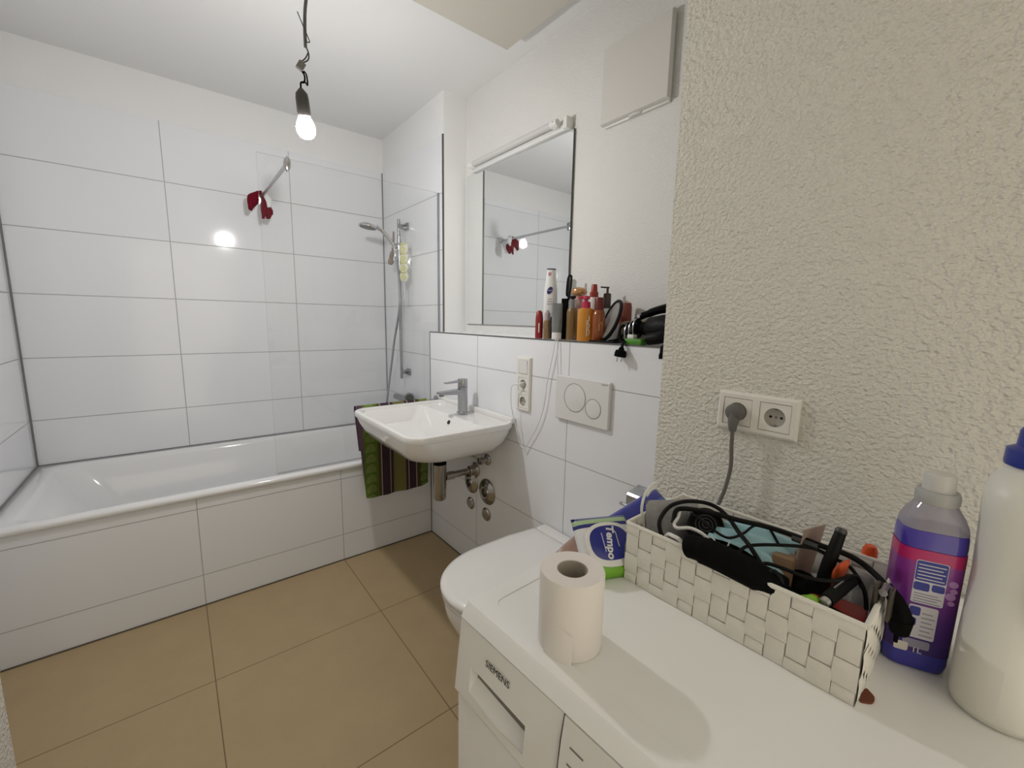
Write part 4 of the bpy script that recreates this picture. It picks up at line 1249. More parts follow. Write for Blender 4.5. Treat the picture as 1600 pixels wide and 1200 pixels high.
bm = bmesh.new()
lp = [(-0.5545 + (0.0125 + 0.0015 * math.sin(3 * a)) * math.cos(a), -2.0612 + 0.0055 * math.sin(a) + 0.0012 * math.cos(2 * a)) for a in [2 * PI * k / 18 for k in range(18)]]
prism(bm, [(x, y, ZM + 0.0002) for x, y in lp], (0, 0, 0.0022))
single('crumb', bm, mat('dried_brown', srgb('#6e3a22'), 0.7, noise=(200, 0.3)), 'small reddish brown crumb on the worktop by the basket corner', 'crumb', (-0.555, -2.061, ZM + 0.0002))

# ------------------------------------------------------------------ tissue packs between basket and wall
t = thing('moist_tissue_pack', 'blue, white and green tissue pack with oval label leaning on the basket', 'tissue pack', (-0.60, -1.725, ZM))
e1, e2 = V(0.93, -0.36, -0.04), V(0.30, 0.62, 0.72)
tm = axes(e1, e2, (-0.586, -1.724, 0.8850))
m_pack = band_mat('tissue_pack_film', 1, [(-0.06, srgb('#79b52f')), (-0.034, srgb('#79b52f')), (-0.030, srgb('#3f6fb5')), (-0.018, srgb('#e4e6ea')), (0.030, srgb('#2c2f7c')), (0.036, srgb('#a9c49a')), (0.044, srgb('#2c2f7c')), (0.06, srgb('#2c2f7c'))], rough=0.25)
pk = bmesh.new()
pillow(pk, Matrix(), 0.052, 0.049, 0.015, 16, 4.0)
me = bpy.data.meshes.new('pack_film')
bmesh.ops.recalc_face_normals(pk, faces=pk.faces)
pk.to_mesh(me)
pk.free()
me.materials.append(m_pack)
for p in me.polygons:
    p.use_smooth = True
o = bpy.data.objects.new('pack_film', me)
C.objects.link(o)
o.parent = t
o.matrix_local = ROOT[t.name].inverted() @ tm
ROOT[o.name] = ROOT[t.name]
LT = 0.0152


def oval(bm, rx, ry, z0, z1, sy=0.0):
    n = 40
    rings = []
    for k, z in ((1, z0), (1, z1 - 0.0006), (0.97, z1)):
        rings.append([tm @ V(rx * k * math.copysign(abs(math.cos(2 * PI * i / n)) ** 0.8, math.cos(2 * PI * i / n)), ry * k * math.copysign(abs(math.sin(2 * PI * i / n)) ** 0.8, math.sin(2 * PI * i / n)) + sy, z) for i in range(n)])
    loft(bm, rings)


ld = part('resealable_lid', m_white, t, lambda bm: oval(bm, 0.043, 0.035, LT - 0.004, LT + 0.002, 0.000), 'white oval lid')
part('oval_label', mat('royal_blue_print', srgb('#232a86'), 0.3), ld, lambda bm: oval(bm, 0.036, 0.0275, LT + 0.0018, LT + 0.0026, 0.002), 'blue oval label')
tt = tm @ axes((-0.22, -1, 0), (1, -0.22, 0), (0.000, 0.002, LT + 0.0027))
text_part('brand_name', 'Tempo', 0.0185, tt, m_white, ld, label='white lettering', bold=0.0006)
part('swoosh', m_white, ld, lambda bm: (tube(bm, [tm @ V(-0.012, y, LT + 0.0027 + 0) for y in (0.018, 0.008, -0.002, -0.012)], 0.0007, 6, 2), tube(bm, [tm @ V(x, y, LT + 0.0027) for x, y in ((0.011, 0.020), (0.014, 0.017), (0.014, 0.008), (0.014, -0.006))], 0.0007, 6, 3)))

bm = bmesh.new()
pillow(bm, axes((0.95, -0.16, 0.28), (0.16, 0.80, 0.60), (-0.470, -1.702, 0.884)), 0.085, 0.036, 0.020, 14, 4)
single('blue_tissue_pack', bm, band_mat('blue_pack_film', 1, [(-0.06, srgb('#3d63b0')), (-0.012, srgb('#3a3f96')), (0.06, srgb('#2e2d78'))], rough=0.25), 'dark blue tissue pack lying behind the pack with the oval label', 'tissue pack', (-0.47, -1.70, ZM), angle=80)
bm = bmesh.new()
pillow(bm, axes((0.97, 0.24, 0.02), (-0.2, 0.75, 0.12), (-0.588, -1.680, 0.8668)), 0.060, 0.026, 0.0135, 14, 4)
single('brown_tissue_pack', bm, mat('pinkish_brown_film', srgb('#a38375'), 0.35, noise=(60, 0.25)), 'pinkish brown tissue pack at the left edge of the washing machine', 'tissue pack', (-0.61, -1.69, ZM), angle=80)

# ------------------------------------------------------------------ double socket on the rough wall
t = thing('double_socket', 'white double wall socket on the rough plaster wall', 'socket', (XP, -1.788, 1.033))
f = axes((0, -1, 0), (0, 0, 1), (XP - 0.0003, -1.788, 1.0735))
part('cover_frame', m_socketw, t, lambda bm: hollow_frame(bm, f, 0.153, 0.082, 0.011, [(-0.0355, 0, 0.057), (0.0355, 0, 0.057)], 0.005))
part('back_box', m_socketin, t, lambda bm: add_box(bm, (XP - 0.0008, -1.860, 1.036), (XP - 0.0003, -1.716, 1.111)))
schuko(t, f @ V(-0.0355, 0, 0.0085), (-1, 0, 0), (0, -1, 0), pins=False)
schuko(t, f @ V(0.0355, 0, 0.0085), (-1, 0, 0), (0, -1, 0))

t = thing('power_plug', 'grey plug with its cord in the left half of the double socket', 'power cord', (XP - 0.02, -1.7525, 1.06))
m_plug = mat('grey_plug', (0.13, 0.125, 0.118), 0.5)
pc = f @ V(-0.0355, 0, 0)
part('plug_body', m_plug, t, lambda bm: (lathe(bm, [(0, -0.001), (0.0175, -0.001), (0.0182, 0.018), (0.0165, 0.028), (0.010, 0.031), (0, 0.031)], f @ Matrix.Translation((-0.0355, 0, 0)), 28), tube(bm, [pc + V(-0.020, 0, -0.006), pc + V(-0.025, -0.0005, -0.024), pc + V(-0.025, -0.001, -0.040)], [0.0125, 0.0066], 16, 5)))
part('cord', m_plug, t, lambda bm: tube(bm, [pc + V(-0.025, -0.001, -0.036), (XP - 0.026, -1.755, 1.00), (XP - 0.026, -1.7575, 0.96), (XP - 0.026, -1.752, 0.915), (XP - 0.026, -1.742, 0.875), (XP - 0.04, -1.738, 0.8545), (XP - 0.09, -1.76, 0.8535), (XP - 0.14, -1.80, 0.8535)], 0.0040, 10))

# ------------------------------------------------------------------ bottles at the right end of the machine
t = thing('softener_bottle', 'purple fabric softener bottle with grey cap right of the basket', 'bottle', (-0.440, -2.073, ZM))
nf, rt = V(-0.92, -0.39, 0).normalized(), V(0.39, -0.92, 0).normalized()
pb = axes(rt, V(0, 0, 1), (-0.442, -2.0745, ZM))          # local x right, y up, z towards the room
pb_ = Matrix((rt, -nf, V(0, 0, 1))).transposed().to_4x4()   # local x right, y back, z up
pb_.translation = V(-0.4405, -2.0790, ZM)


def bsec(hx, hy, r, z):
    return [pb_ @ p for p in rr_ring(-hx, hx, -hy, hy, r, z, 6)]


m_liquid = mat('purple_liquid', srgb('#4a3ba6'), 0.2, coat=0.3)
m_base = mat('violet_base', srgb('#3d3a9e'), 0.3)
m_shell = clear_mat('lilac_clear_plastic', (0.80, 0.78, 0.86), diffuse=((0.52, 0.50, 0.58), 0.45))
part('bottle_base', m_base, t, lambda bm: loft(bm, [bsec(.024, .017, .012, 0), bsec(.0280, .0205, .014, .003), bsec(.0296, .0223, .014, .012), bsec(.0296, .0223, .014, .024)]))
wrap = band_mat('printed_wrap', 2, [(0.0, srgb('#33206a')), (0.03, srgb('#3a2272')), (0.07, srgb('#572782')), (0.11, srgb('#7a3088')), (0.136, srgb('#8c3a92')), (0.1385, srgb('#b82468')), (0.152, srgb('#b82468'))], rough=0.25, const=False)


def wrapm(bm):
    loft(bm, [bsec(.0299, .0226, .014, .024), bsec(.0301, .0228, .014, .08), bsec(.0301, .0228, .014, .152)])


bmw = bmesh.new()
wrapm(bmw)
bmw.transform(Matrix.Translation((0, 0, -0.0)))
wp = finish('label_wrap', bmw, wrap, t)
wp_off = ROOT[t.name].translation.z
part('liquid', m_liquid, t, lambda bm: loft(bm, [bsec(.0296, .0223, .014, .1525), bsec(.0298, .0225, .014, .160), bsec(.0294, .0221, .014, .170), bsec(.0288, .0216, .014, .174)]))
part('upper_shell', m_shell, t, lambda bm: loft(bm, [bsec(.0292, .0220, .014, .1745), bsec(.0280, .0212, .014, .182), bsec(.0245, .0195, .015, .192), bsec(.0195, .0180, .016, .201), bsec(.0175, .0170, .0165, .2055)]))
capm = Matrix.Translation((-0.4405, -2.0790, ZM))
part('collar', mat('grey_collar', (0.42, 0.42, 0.42), 0.4), t, lambda bm: lathe(bm, [(0, 0.204), (0.0188, 0.204), (0.0197, 0.206), (0.0197, 0.2145), (0.0182, 0.219), (0, 0.219)], capm, 36))
part('cap', mat('milky_cap', (0.60, 0.59, 0.57), 0.35), t, lambda bm: lathe(bm, [(0, 0.218), (0.0145, 0.218), (0.0140, 0.236), (0.0125, 0.239), (0, 0.239)], capm, 36))
# printed panels on the front face
FZ = -0.0229
m_lab = mat('label_print_white', (0.62, 0.60, 0.66), 0.4)
m_labblue = mat('label_print_blue', srgb('#2c3490'), 0.4)
m_labgrey = mat('label_print_grey', (0.28, 0.26, 0.36), 0.4)


def panelbox(x0, x1, z0, z1, d=0.0):
    def g(bm):
        bm_ = rr_ring(x0 * 0.80, x1 * 0.80, z0, z1, 0.002, 0, 3)
        a = [pb_ @ V(p.x, FZ + 0.0002 - d, p.y) for p in bm_]
        prism(bm, a, nf * 0.0003)
    return g


lb = part('text_panel', m_lab, t, panelbox(-0.019, 0.016, 0.087, 0.140), 'pale text panel')
part('blue_block', m_labblue, lb, panelbox(-0.0182, 0.0152, 0.1150, 0.1392, .0003), 'blue text block')
part('blue_icon', m_labblue, lb, panelbox(-0.0182, -0.001, 0.1030, 0.1130, .0003))
part('blue_icon', m_labblue, lb, panelbox(0.0015, 0.0152, 0.1045, 0.1130, .0003))
part('text_lines', m_lab, lb, lambda bm: [panelbox(-0.0165, 0.0135 - 0.003 * (i % 2), 0.1175 + i * 0.0042, 0.1187 + i * 0.0042, .0006)(bm) for i in range(5)])
part('text_lines', m_labgrey, lb, lambda bm: [panelbox(-0.0165, 0.0135 - 0.004 * (i % 2), 0.0885 + i * 0.0033, 0.0896 + i * 0.0033, .0003)(bm) for i in range(4)])
lb2 = part('care_panel', m_lab, t, panelbox(-0.019, 0.013, 0.043, 0.084), 'pale panel with small symbols')
part('symbol', m_labblue, lb2, panelbox(-0.018, -0.006, 0.071, 0.082, .0003))
part('symbol', m_labblue, lb2, panelbox(-0.018, -0.009, 0.058, 0.068, .0003))
part('text_lines', m_labgrey, lb2, lambda bm: [panelbox(-0.004, 0.011 - 0.003 * (i % 2), 0.047 + i * 0.0055, 0.0482 + i * 0.0055, .0003)(bm) for i in range(6)])
part('hazard_panel', m_labgrey, t, panelbox(-0.020, 0.010, 0.0300, 0.0405))
part('blank_panel', mat('label_cream', (0.66, 0.62, 0.58), 0.5), t, panelbox(-0.029, -0.013, 0.0235, 0.0345, 0.0003))
text_part('volume_mark', '1L', 0.010, pb_ @ axes((1, 0, 0), (0, 0, 1), (-0.0025, FZ - 0.0004, 0.0275)), m_lab, t, label='white lettering')
part('flower_print', mat('lilac_print', srgb('#a67bb8'), 0.35), t, lambda bm: [lathe(bm, [(0, 0), (r, 0), (r, 0.0002), (0, 0.0002)], pb_ @ frame((0, -1, 0), (x, FZ + 0.00005, z)), 14) for x, z, r in ((0.0185, 0.118, 0.004), (0.0195, 0.110, 0.0032), (0.0175, 0.103, 0.0045), (0.0190, 0.095, 0.003))])

t = thing('bleach_bottle', 'large white plastic bottle with dark blue cap at the machine end', 'bottle', (-0.43, -2.151, ZM))
m_hdpe = mat('white_hdpe', (0.76, 0.75, 0.69), 0.4)


def bl(cx, hx, hy, r, z):
    return rr_ring(cx - hx, cx + hx, -2.151 - hy, -2.151 + hy, r, ZM + z, 8)


part('bottle_body', m_hdpe, t, lambda bm: loft(bm, [bl(-.432, .060, .028, .028, 0), bl(-.432, .068, .0345, .034, .003), bl(-.432, .071, .0365, .036, .012), bl(-.431, .071, .0370, .037, .040), bl(-.429, .068, .0370, .037, .070), bl(-.425, .060, .0365, .036, .105), bl(-.422, .056, .0362, .036, .140),
                                                   bl(-.422, .056, .0375, .036, .185), bl(-.423, .056, .0385, .036, .215), bl(-.424, .054, .0390, .036, .233), bl(-.425, .046, .0352, .034, .245), bl(-.425, .034, .0290, .028, .256), bl(-.426, .0245, .0240, .0239, .262), bl(-.426, .0235, .0235, .0234, .268)]), angle=70)
part('cap', mat('dark_blue_cap', srgb('#1b2f8e'), 0.3), t, lambda bm: lathe(bm, [(0, 0.263), (0.0290, 0.263), (0.0295, 0.266), (0.0290, 0.280), (0.0225, 0.284), (0.0215, 0.300), (0.0195, 0.304), (0, 0.304)], Matrix.Translation((-0.426, -2.151, ZM)), 36), 'dark blue screw cap')
part('grip_dent', m_hdpe, t, lambda bm: tube(bm, [(-0.487, -2.175, ZM + 0.11), (-0.489, -2.178, ZM + 0.15), (-0.484, -2.176, ZM + 0.19)], [0.006, 0.010, 0.006], 12, 5))

# ------------------------------------------------------------------ toiletries on the ledge
ZS = ZL + 0.0003
R_ = lambda x, y, z=0: Matrix.Translation((x, y, ZS + z))
CAMR = V(0.72, -0.69, 0)           # along the ledge as one looks at it
FACE = V(-0.69, -0.72, 0)          # out towards the room


def lab(x, y, z, dx=0, d=0.0):
    """Frame on a bottle's front: x right, y up, z outwards."""
    return axes(CAMR, V(0, 0, 1), V(x, y, ZS + z) + CAMR * dx + FACE * d)


t = thing('deodorant', 'red roll-on deodorant with rounded top, leftmost on the ledge', 'deodorant', (0.05, -0.845, ZS))
m_red = mat('red_plastic', srgb('#8a1a1a'), 0.35)
part('body', m_red, t, lambda bm: lathe(bm, [(0, 0), (0.0150, 0), (0.0158, 0.004), (0.0158, 0.070), (0.0150, 0.085), (0.0125, 0.102), (0.008, 0.110), (0, 0.112)], R_(0.05, -0.845), 28))
part('lettering', m_white, t, lambda bm: [add_box(bm, V(0.05, -0.845, ZS + 0.025 + i * 0.0075) + FACE * 0.0150 - V(.0022, .0022, .002), V(0.05, -0.845, ZS + 0.030 + i * 0.0075) + FACE * 0.0150 + V(.0018, .0018, .0005), 0.0004, 1) for i in range(5)], 'white upright lettering')

t = thing('lotion_bottle', 'tall white body lotion bottle with a blue oval logo', 'bottle', (0.135, -0.818, ZS))
lx, ly = 0.135, -0.818
part('body', m_white, t, lambda bm: lathe(bm, [(0, 0), (0.020, 0), (0.022, 0.004), (0.024, 0.05), (0.0275, 0.11), (0.0285, 0.15), (0.0275, 0.195), (0.0225, 0.235), (0.0190, 0.265), (0.0190, 0.280), (0, 0.280)], R_(lx, ly) @ Matrix.Rotation(math.radians(-44), 4, 'Z'), 32, sx=1.0, sy=0.72))
part('cap', mat('navy_cap', srgb('#2b2850'), 0.35), t, lambda bm: lathe(bm, [(0, 0.280), (0.0192, 0.280), (0.0192, 0.285), (0, 0.286)], R_(lx, ly) @ Matrix.Rotation(math.radians(-44), 4, 'Z'), 32, sx=1.0, sy=0.72), 'navy top edge')
lg = part('oval_logo', mat('navy_print', srgb('#26266e'), 0.35), t, lambda bm: lathe(bm, [(0, 0), (0.0165, 0), (0.0165, 0.0006), (0, 0.0006)], lab(lx, ly, 0.195, -0.004, 0.0203) @ Matrix.Rotation(-0.5, 4, 'Z'), 24, sx=0.62, sy=1.0), 'navy oval logo')
text_part('logo_name', 'NIVEA', 0.0062, lab(lx, ly, 0.195, -0.004, 0.0212), m_white, lg, label='white lettering')
for i, w in enumerate((0.016, 0.022, 0.024)):
    part('text_line', m_labgrey, t, lambda bm: add_box(bm, (-w / 2, -0.0012, -0.0003), (w / 2, 0.0012, 0.0003)) and bm.transform(lab(lx, ly, 0.160 - i * 0.010, -0.003, 0.0205)))
part('pink_tab', mat('pink_print', srgb('#c58a96'), 0.4), t, lambda bm: (add_box(bm, (-0.006, -0.007, -0.0003), (0.006, 0.007, 0.0006)), bm.transform(lab(lx, ly, 0.262, -0.006, 0.0138))))

t = thing('serum_bottle', 'small bronze bottle with pale cap in front of the lotion', 'bottle', (0.055, -0.886, ZS))
part('body', mat('bronze_plastic', srgb('#8b7052'), 0.3, metal=0.3), t, lambda bm: lathe(bm, [(0, 0), (0.0135, 0), (0.0145, 0.003), (0.0145, 0.060), (0.0115, 0.072), (0, 0.072)], R_(0.055, -0.886), 24))
part('cap', mat('lilac_grey_cap', srgb('#b0a3a5'), 0.35), t, lambda bm: lathe(bm, [(0, 0.072), (0.0120, 0.072), (0.0115, 0.100), (0.0085, 0.104), (0.005, 0.112), (0, 0.112)], R_(0.055, -0.886), 24))

bm = bmesh.new()
lathe(bm, [(0, 0), (0.0165, 0), (0.0175, 0.003), (0.0172, 0.078), (0.015, 0.086), (0, 0.087)], R_(0.095, -0.874), 24)
single('dark_jar', bm, mat('dark_brown_jar', (0.035, 0.015, 0.012), 0.3), 'dark brown jar between the bronze bottle and the grey tube', 'jar', (0.095, -0.874, ZS))

t = thing('hair_gel_tube', 'grey clear tube standing on its white cap on the ledge', 'tube', (0.052, -0.945, ZS))


def gel(bm):
    rings = []
    for z, a, b in ((0.026, .0195, .0150), (0.05, .0205, .0140), (0.08, .0205, .0110), (0.115, .0200, .006), (0.138, .0195, .0015)):
        rings.append([V(0.052, -0.945, ZS + z) + CAMR * a * math.cos(2 * PI * k / 24) + FACE * b * math.sin(2 * PI * k / 24) for k in range(24)])
    loft(bm, rings)


part('tube_body', mat('grey_tube', (0.20, 0.215, 0.22), 0.3, noise=(60, 0.25)), t, gel)
part('cap', m_white, t, lambda bm: lathe(bm, [(0, 0), (0.0185, 0), (0.0195, 0.002), (0.0190, 0.026), (0, 0.026)], R_(0.052, -0.945), 28), 'white cap')


bm = bmesh.new()
add_box(bm, (-0.0165, -0.010, 0), (0.0165, 0.010, 0.158), 0.0015, 2)
bm.transform(Matrix.Translation((0.100, -0.942, ZS)) @ axes(CAMR, FACE, (0, 0, 0)).to_3x3().to_4x4() if False else Matrix.Translation((0.100, -0.942, ZS)) @ Matrix.Rotation(math.radians(-44), 4, 'Z'))
single('black_carton', bm, m_blackm, 'narrow black carton standing behind the grey tube', 'box', (0.100, -0.942, ZS))

bm = bmesh.new()
cx, cy = 0.165, -0.893
for pts in ([(0.0, 0, 0.0), (0.001, 0, 0.14), (0.002, 0, 0.175)],):
    tube(bm, [V(cx, cy, ZS) + V(a, b, c) for a, b, c in pts], 0.005, 10, 4)
tube(bm, [V(cx, cy, ZS) + CAMR * a + V(0, 0, z) for a, z in ((0.0, 0.172), (-0.008, 0.180), (-0.0055, 0.235), (-0.001, 0.252), (0.006, 0.254), (0.009, 0.246), (0.0065, 0.20), (0.003, 0.178), (0, 0.172))], 0.0042, 8, 5)
single('comb_handle', bm, m_black, 'black looped handle rising in front of the mirror edge', 'comb', (cx, cy, ZS), angle=80)

t = thing('foam_bottle', 'gold brown bottle with clear cap and black nozzle on the ledge', 'bottle', (0.080, -0.999, ZS))
part('body', mat('gold_brown_plastic', srgb('#75592c'), 0.3, coat=0.3), t, lambda bm: lathe(bm, [(0, 0), (0.0205, 0), (0.0220, 0.004), (0.0220, 0.100), (0.0205, 0.112), (0.0165, 0.120), (0, 0.120)], R_(0.080, -0.999), 32))
part('clear_cap', m_clearp, t, lambda bm: lathe(bm, [(0.0165, 0.120), (0.0170, 0.140), (0.0150, 0.152), (0.008, 0.153), (0, 0.153)], R_(0.080, -0.999), 28, cap=False))
part('nozzle', m_black, t, lambda bm: (lathe(bm, [(0, 0.120), (0.006, 0.120), (0.006, 0.156), (0.011, 0.157), (0.011, 0.165), (0, 0.165)], R_(0.080, -0.999), 18), tube(bm, [V(0.080, -0.999, ZS + 0.161), V(0.080, -0.999, ZS + 0.160) - CAMR * 0.018], 0.0032, 8, 0)))

t = thing('powder_brush', 'round rose gold powder brush standing behind the gold bottle', 'brush', (0.160, -0.955, ZS))
part('handle', mat('pinkish_handle', srgb('#c99a98'), 0.4), t, lambda bm: lathe(bm, [(0, 0), (0.016, 0), (0.017, 0.01), (0.016, 0.15), (0.0155, 0.172), (0, 0.172)], R_(0.160, -0.955), 24))
part('dome', mat('rose_gold', srgb('#c49468'), 0.28, metal=0.6), t, lambda bm: lathe(bm, [(0, 0.170), (0.020, 0.171), (0.030, 0.178), (0.0325, 0.186), (0.030, 0.195), (0.020, 0.202), (0.008, 0.2045), (0, 0.205)], R_(0.160, -0.955), 32))

t = thing('sun_lotion_pump', 'orange bottle with pink pump head on the ledge', 'bottle', (0.050, -1.093, ZS))
ox, oy = 0.050, -1.093
part('body', mat('orange_bottle', srgb('#cf8a2e'), 0.4), t, lambda bm: lathe(bm, [(0, 0), (0.027, 0), (0.0295, 0.004), (0.0295, 0.108), (0.0285, 0.114), (0.014, 0.119), (0, 0.119)], R_(ox, oy) @ Matrix.Rotation(math.radians(-44), 4, 'Z'), 36, sx=1, sy=0.8))
m_pink = mat('deep_pink', srgb('#c0244c'), 0.35)
part('pump', m_pink, t, lambda bm: (lathe(bm, [(0, 0.117), (0.0155, 0.117), (0.0155, 0.138), (0.011, 0.141), (0.006, 0.142), (0.006, 0.148), (0.013, 0.149), (0.012, 0.160), (0, 0.162)], R_(ox, oy), 24), tube(bm, [V(ox, oy, ZS + 0.155), V(ox, oy, ZS + 0.155) - CAMR * 0.022, V(ox, oy, ZS + 0.150) - CAMR * 0.026], 0.0042, 10, 3)), 'deep pink pump head')
part('printed_swirl', m_white, t, lambda bm: (tube(bm, [V(ox, oy, ZS + z) + FACE * 0.0240 + CAMR * x for x, z in ((0.004, 0.018), (0.004, 0.075))], 0.0012, 6, 0), tube(bm, [V(ox, oy, ZS + z) + FACE * 0.0226 + CAMR * x for x, z in ((0.010, 0.090), (0.011, 0.078), (0.006, 0.066), (0.013, 0.056), (0.008, 0.044), (0.014, 0.034), (0.010, 0.022))], 0.0013, 6, 4)), 'white printed swirl')

t = thing('red_cap_spray', 'white spray bottle with tall red cap behind the orange bottle', 'bottle', (0.125, -1.063, ZS))
part('body', mat('milky_white_plastic', (0.66, 0.65, 0.62), 0.35), t, lambda bm: lathe(bm, [(0, 0), (0.019, 0), (0.020, 0.003), (0.020, 0.150), (0.0175, 0.160), (0, 0.160)], R_(0.125, -1.063), 28))
part('cap', mat('brick_red_cap', srgb('#8f2817'), 0.35), t, lambda bm: lathe(bm, [(0, 0.160), (0.0158, 0.160), (0.0158, 0.178), (0.0120, 0.182), (0.0105, 0.205), (0.009, 0.208), (0, 0.208)], R_(0.125, -1.063), 24), 'brick red cap')

t = thing('tanning_oil', 'reddish brown bottle with dark red cap right of the orange bottle', 'bottle', (0.062, -1.143, ZS))
part('body', mat('reddish_brown_plastic', srgb('#8a4312'), 0.25, coat=0.3), t, lambda bm: lathe(bm, [(0, 0), (0.0215, 0), (0.0230, 0.004), (0.0230, 0.088), (0.0200, 0.104), (0.0145, 0.112), (0, 0.112)], R_(0.062, -1.143), 32))
part('cap', mat('dark_red_cap', srgb('#651715'), 0.35), t, lambda bm: lathe(bm, [(0, 0.112), (0.0165, 0.112), (0.0165, 0.150), (0.0150, 0.154), (0, 0.154)], R_(0.062, -1.143), 24), 'dark red cap')
part('swirl', mat('gold_print', srgb('#c98a4a'), 0.4), t, lambda bm: tube(bm, [V(0.062, -1.143, ZS + z) + FACE * (0.0232 - abs(x) * 0.35) + CAMR * x for x, z in ((-0.010, 0.030), (-0.006, 0.045), (0.002, 0.040), (0.0, 0.055), (0.008, 0.070), (0.012, 0.060), (0.010, 0.050))], 0.0013, 6, 4), 'gold printed swirl')

t = thing('clear_dispenser', 'clear bottle with dark brown pump at the back of the ledge', 'bottle', (0.175, -1.085, ZS))
part('body', m_clearp, t, lambda bm: lathe(bm, [(0, 0), (0.024, 0), (0.025, 0.003), (0.025, 0.110), (0.016, 0.121), (0, 0.121)], R_(0.175, -1.085), 28))
part('pump', mat('dark_brown_pump', (0.06, 0.035, 0.03), 0.4), t, lambda bm: (lathe(bm, [(0, 0.121), (0.0145, 0.121), (0.0145, 0.172), (0.012, 0.177), (0.0045, 0.178), (0.0045, 0.196), (0, 0.197)], R_(0.175, -1.085), 20), tube(bm, [V(0.175, -1.085, ZS + 0.198) + CAMR * 0.006, V(0.175, -1.085, ZS + 0.200) - CAMR * 0.026], 0.0030, 8, 0)))

t = thing('hand_mirror', 'round black framed hand mirror leaning on the ledge', 'mirror', (0.055, -1.19, ZS))
nm = V(-0.770, 0.524, 0.346).normalized()
mr_ = 0.076
mc = V(0.072, -1.190, ZS + 0.004 + mr_ * math.sqrt(1 - nm.z ** 2))
hmx = frame(nm, mc)
part('mirror_frame', m_black, t, lambda bm: lathe(bm, [(0, -0.006), (mr_ - 0.004, -0.006), (mr_, -0.002), (mr_, 0.003), (mr_ - 0.003, 0.006), (mr_ - 0.010, 0.005), (mr_ - 0.011, 0.001), (0, 0.001)], hmx, 48))
part('mirror_glass', mat('grey_mirror', (0.55, 0.56, 0.55), 0.38, metal=0.85), t, lambda bm: lathe(bm, [(0, 0.001), (mr_ - 0.0112, 0.001), (mr_ - 0.0112, 0.0022), (0, 0.0022)], hmx, 48))  # dull grey colour stands for the plain reflection of the wall
part('stand_foot', m_black, t, lambda bm: add_box(bm, (0.022, -1.245, ZS), (0.062, -1.135, ZS + 0.006), 0.002))

bm = bmesh.new()
lathe(bm, [(0, 0), (0.021, 0), (0.022, 0.003), (0.022, 0.125), (0.019, 0.140), (0, 0.142)], R_(0.185, -1.165), 24)
single('red_reflection', bm, mat('reflection_red', srgb('#8a4436'), 0.45), 'reddish shape standing for a reflection behind the hand mirror', 'bottle', (0.185, -1.165, ZS))  # solid added in place of a reddish reflection
bm = bmesh.new()
pillow(bm, axes((0.25, -0.97, 0.05), (0.55, 0.14, 0.80), (0.150, -1.235, ZS + 0.040)), 0.062, 0.042, 0.020, 14, 3)
single('beige_pouch', bm, mat('beige_grey_cloth', srgb('#a09a86'), 0.8, noise=(60, 0.12)), 'pale beige pouch slumped behind the hand mirror', 'pouch', (0.150, -1.235, ZS), angle=80)

t = thing('green_tin', 'flat bright green box with white lid under the black appliance', 'box', (0.045, -1.33, ZS))
part('tin', mat('vivid_green', srgb('#4f8f2a'), 0.4), t, lambda bm: add_box(bm, (0.004, -1.362, ZS), (0.034, -1.302, ZS + 0.019), 0.003))
part('lid', m_white, t, lambda bm: add_box(bm, (0.008, -1.330, ZS + 0.019), (0.030, -1.306, ZS + 0.032), 0.003), 'white lid')

t = thing('travel_hair_dryer', 'black hair dryer lying at the right end of the ledge', 'hair dryer', (0.06, -1.40, ZS))
part('barrel', m_black, t, lambda bm: lathe(bm, [(0, 0), (0.030, 0), (0.035, 0.006), (0.041, 0.05), (0.043, 0.11), (0.034, 0.145), (0, 0.148)], frame((0.05, -1, 0.05), (0.066, -1.345, ZS + 0.052)), 32))
part('nozzle', m_blackm, t, lambda bm: lathe(bm, [(0, 0), (0.020, 0), (0.027, 0.03), (0.029, 0.045), (0, 0.045)], frame((0.05, -1, 0.05), (0.064, -1.302, ZS + 0.050)), 28, sx=1.0, sy=0.8))
part('grip', m_black, t, lambda bm: tube(bm, [(0.060, -1.440, ZS + 0.045), (0.030, -1.415, ZS + 0.028), (0.026, -1.372, ZS + 0.0195)], [0.021, 0.0185], 16, 5))
part('rating_dot', m_white, t, lambda bm: [lathe(bm, [(0, 0), (0.0022, 0), (0.0022, 0.001), (0, 0.001)], frame(FACE, V(0.060, y, ZS + z) + FACE * d), 10) for y, z, d in ((-1.365, 0.070, 0.0390), (-1.392, 0.064, 0.0430))], 'small white dots')

t = thing('hair_straightener', 'long black hair straightener lying on top of the hair dryer', 'hair straightener', (0.09, -1.37, ZS + 0.09))
part('lower_arm', m_blackm, t, lambda bm: tube(bm, [(0.085, -1.285, ZS + 0.080), (0.085, -1.36, ZS + 0.106), (0.088, -1.42, ZS + 0.112), (0.09, -1.53, ZS + 0.118)], [0.010, 0.014, 0.014, 0.012], 14, 5, (1.2, 0.7)))
part('upper_arm', m_black, t, lambda bm: tube(bm, [(0.085, -1.305, ZS + 0.098), (0.085, -1.36, ZS + 0.115), (0.088, -1.42, ZS + 0.129), (0.09, -1.53, ZS + 0.150)], [0.007, 0.010, 0.010, 0.009], 14, 5, (1.2, 0.7)))
part('arm_hinge', m_satin, t, lambda bm: tube(bm, [(0.068, -1.302, ZS + 0.090), (0.100, -1.302, ZS + 0.090)], 0.006, 12, 0))

t = thing('dryer_cord', 'black cord coiled on the ledge, its plug hanging over the tiles', 'power cord', (0.03, -1.29, ZS))


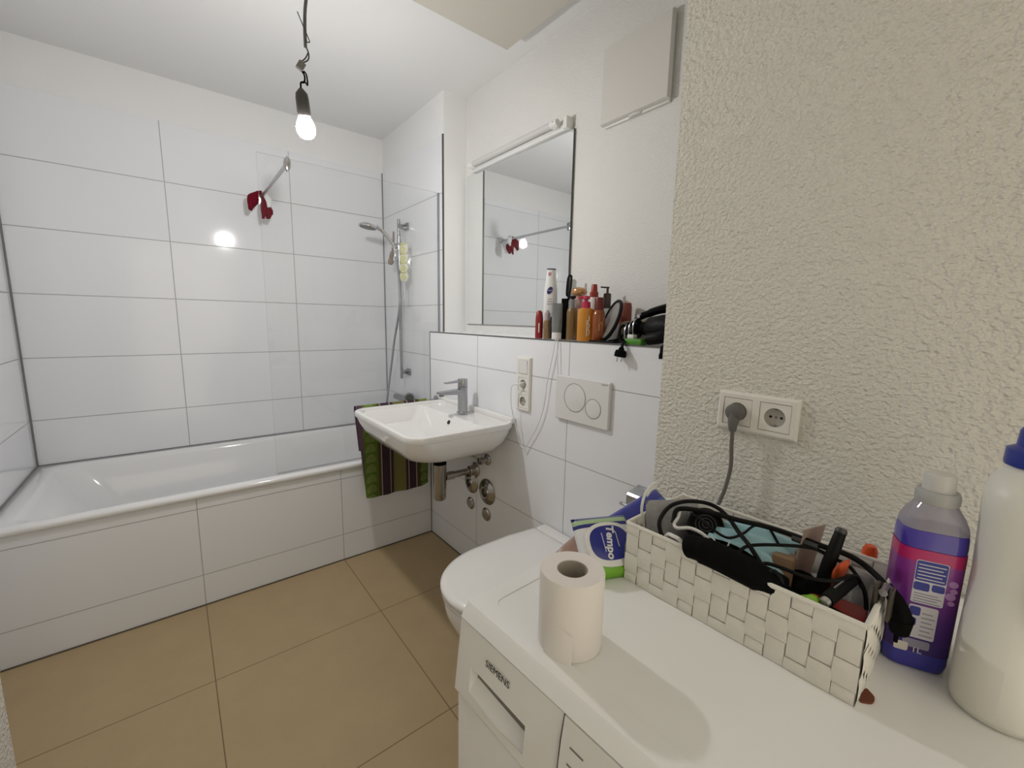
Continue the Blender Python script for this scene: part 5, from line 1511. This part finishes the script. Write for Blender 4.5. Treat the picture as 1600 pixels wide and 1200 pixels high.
def coil(bm):
    pts = []
    for i in range(66):
        a = i / 65 * 2 * PI * 4.6
        k = i / 65
        pts.append(V(0.045 + 0.024 * math.cos(a) + 0.010 * k, -1.268 - 0.052 * k + 0.008 * math.sin(a * 0.5), ZS + 0.032 + 0.026 * math.sin(a) + 0.022 * k))
    tube(bm, pts, 0.0048, 10, 3)
    tube(bm, [pts[0], (0.040, -1.285, ZS + 0.014), (0.010, -1.300, ZS + 0.010), (-0.010, -1.306, ZS + 0.002), (-0.016, -1.307, ZS - 0.012)], 0.0046, 10)
    tube(bm, [(0.030, -1.215, ZS + 0.0052), (0.050, -1.240, ZS + 0.012), (0.052, -1.262, ZS + 0.030)], 0.0046, 10)


part('cord', m_black, t, coil)
part('cord_glint', m_satin, t, lambda bm: [tube(bm, [V(0.040 + 0.021 * math.cos(a), -1.2885 - 0.015 * k, ZS + 0.036 + 0.008 * k + 0.030 * math.sin(a)) for a in [q * PI / 10 - 0.2 for q in range(4, 16)]], 0.0022, 6, 2) for k in range(3)], 'light grey glints on the cord turns')  # pale rings modelled as the reflections on the black cord
part('plug', m_blackm, t, lambda bm: (tube(bm, [(-0.016, -1.307, ZS - 0.008), (-0.020, -1.308, ZS - 0.024)], [0.0065, 0.013], 14, 0), lathe(bm, [(0, 0), (0.0155, 0), (0.0185, 0.008), (0.0185, 0.020), (0, 0.020)], frame((-0.05, 0.12, -1), (-0.020, -1.308, ZS - 0.018)), 20)))
for dx in (-0.0065, 0.0065):
    part('plug_pin', m_chrome, t, lambda bm: tube(bm, [V(-0.021, -1.3055, ZS - 0.037) + CAMR * dx, V(-0.022, -1.303, ZS - 0.054) + CAMR * dx], 0.0023, 8, 0))
bm = bmesh.new()
tube(bm, [(0.030, -1.445, ZS + 0.012), (0.004, -1.448, ZS + 0.006), (-0.010, -1.450, ZS - 0.006), (-0.012, -1.452, ZS - 0.034)], [0.009, 0.010, 0.011, 0.014], 12, 5, (1.0, 0.6))
single('cloth_strap', bm, m_blackm, 'black strap end hanging over the ledge at the plaster corner', 'strap', (0.0, -1.449, ZS), angle=80)
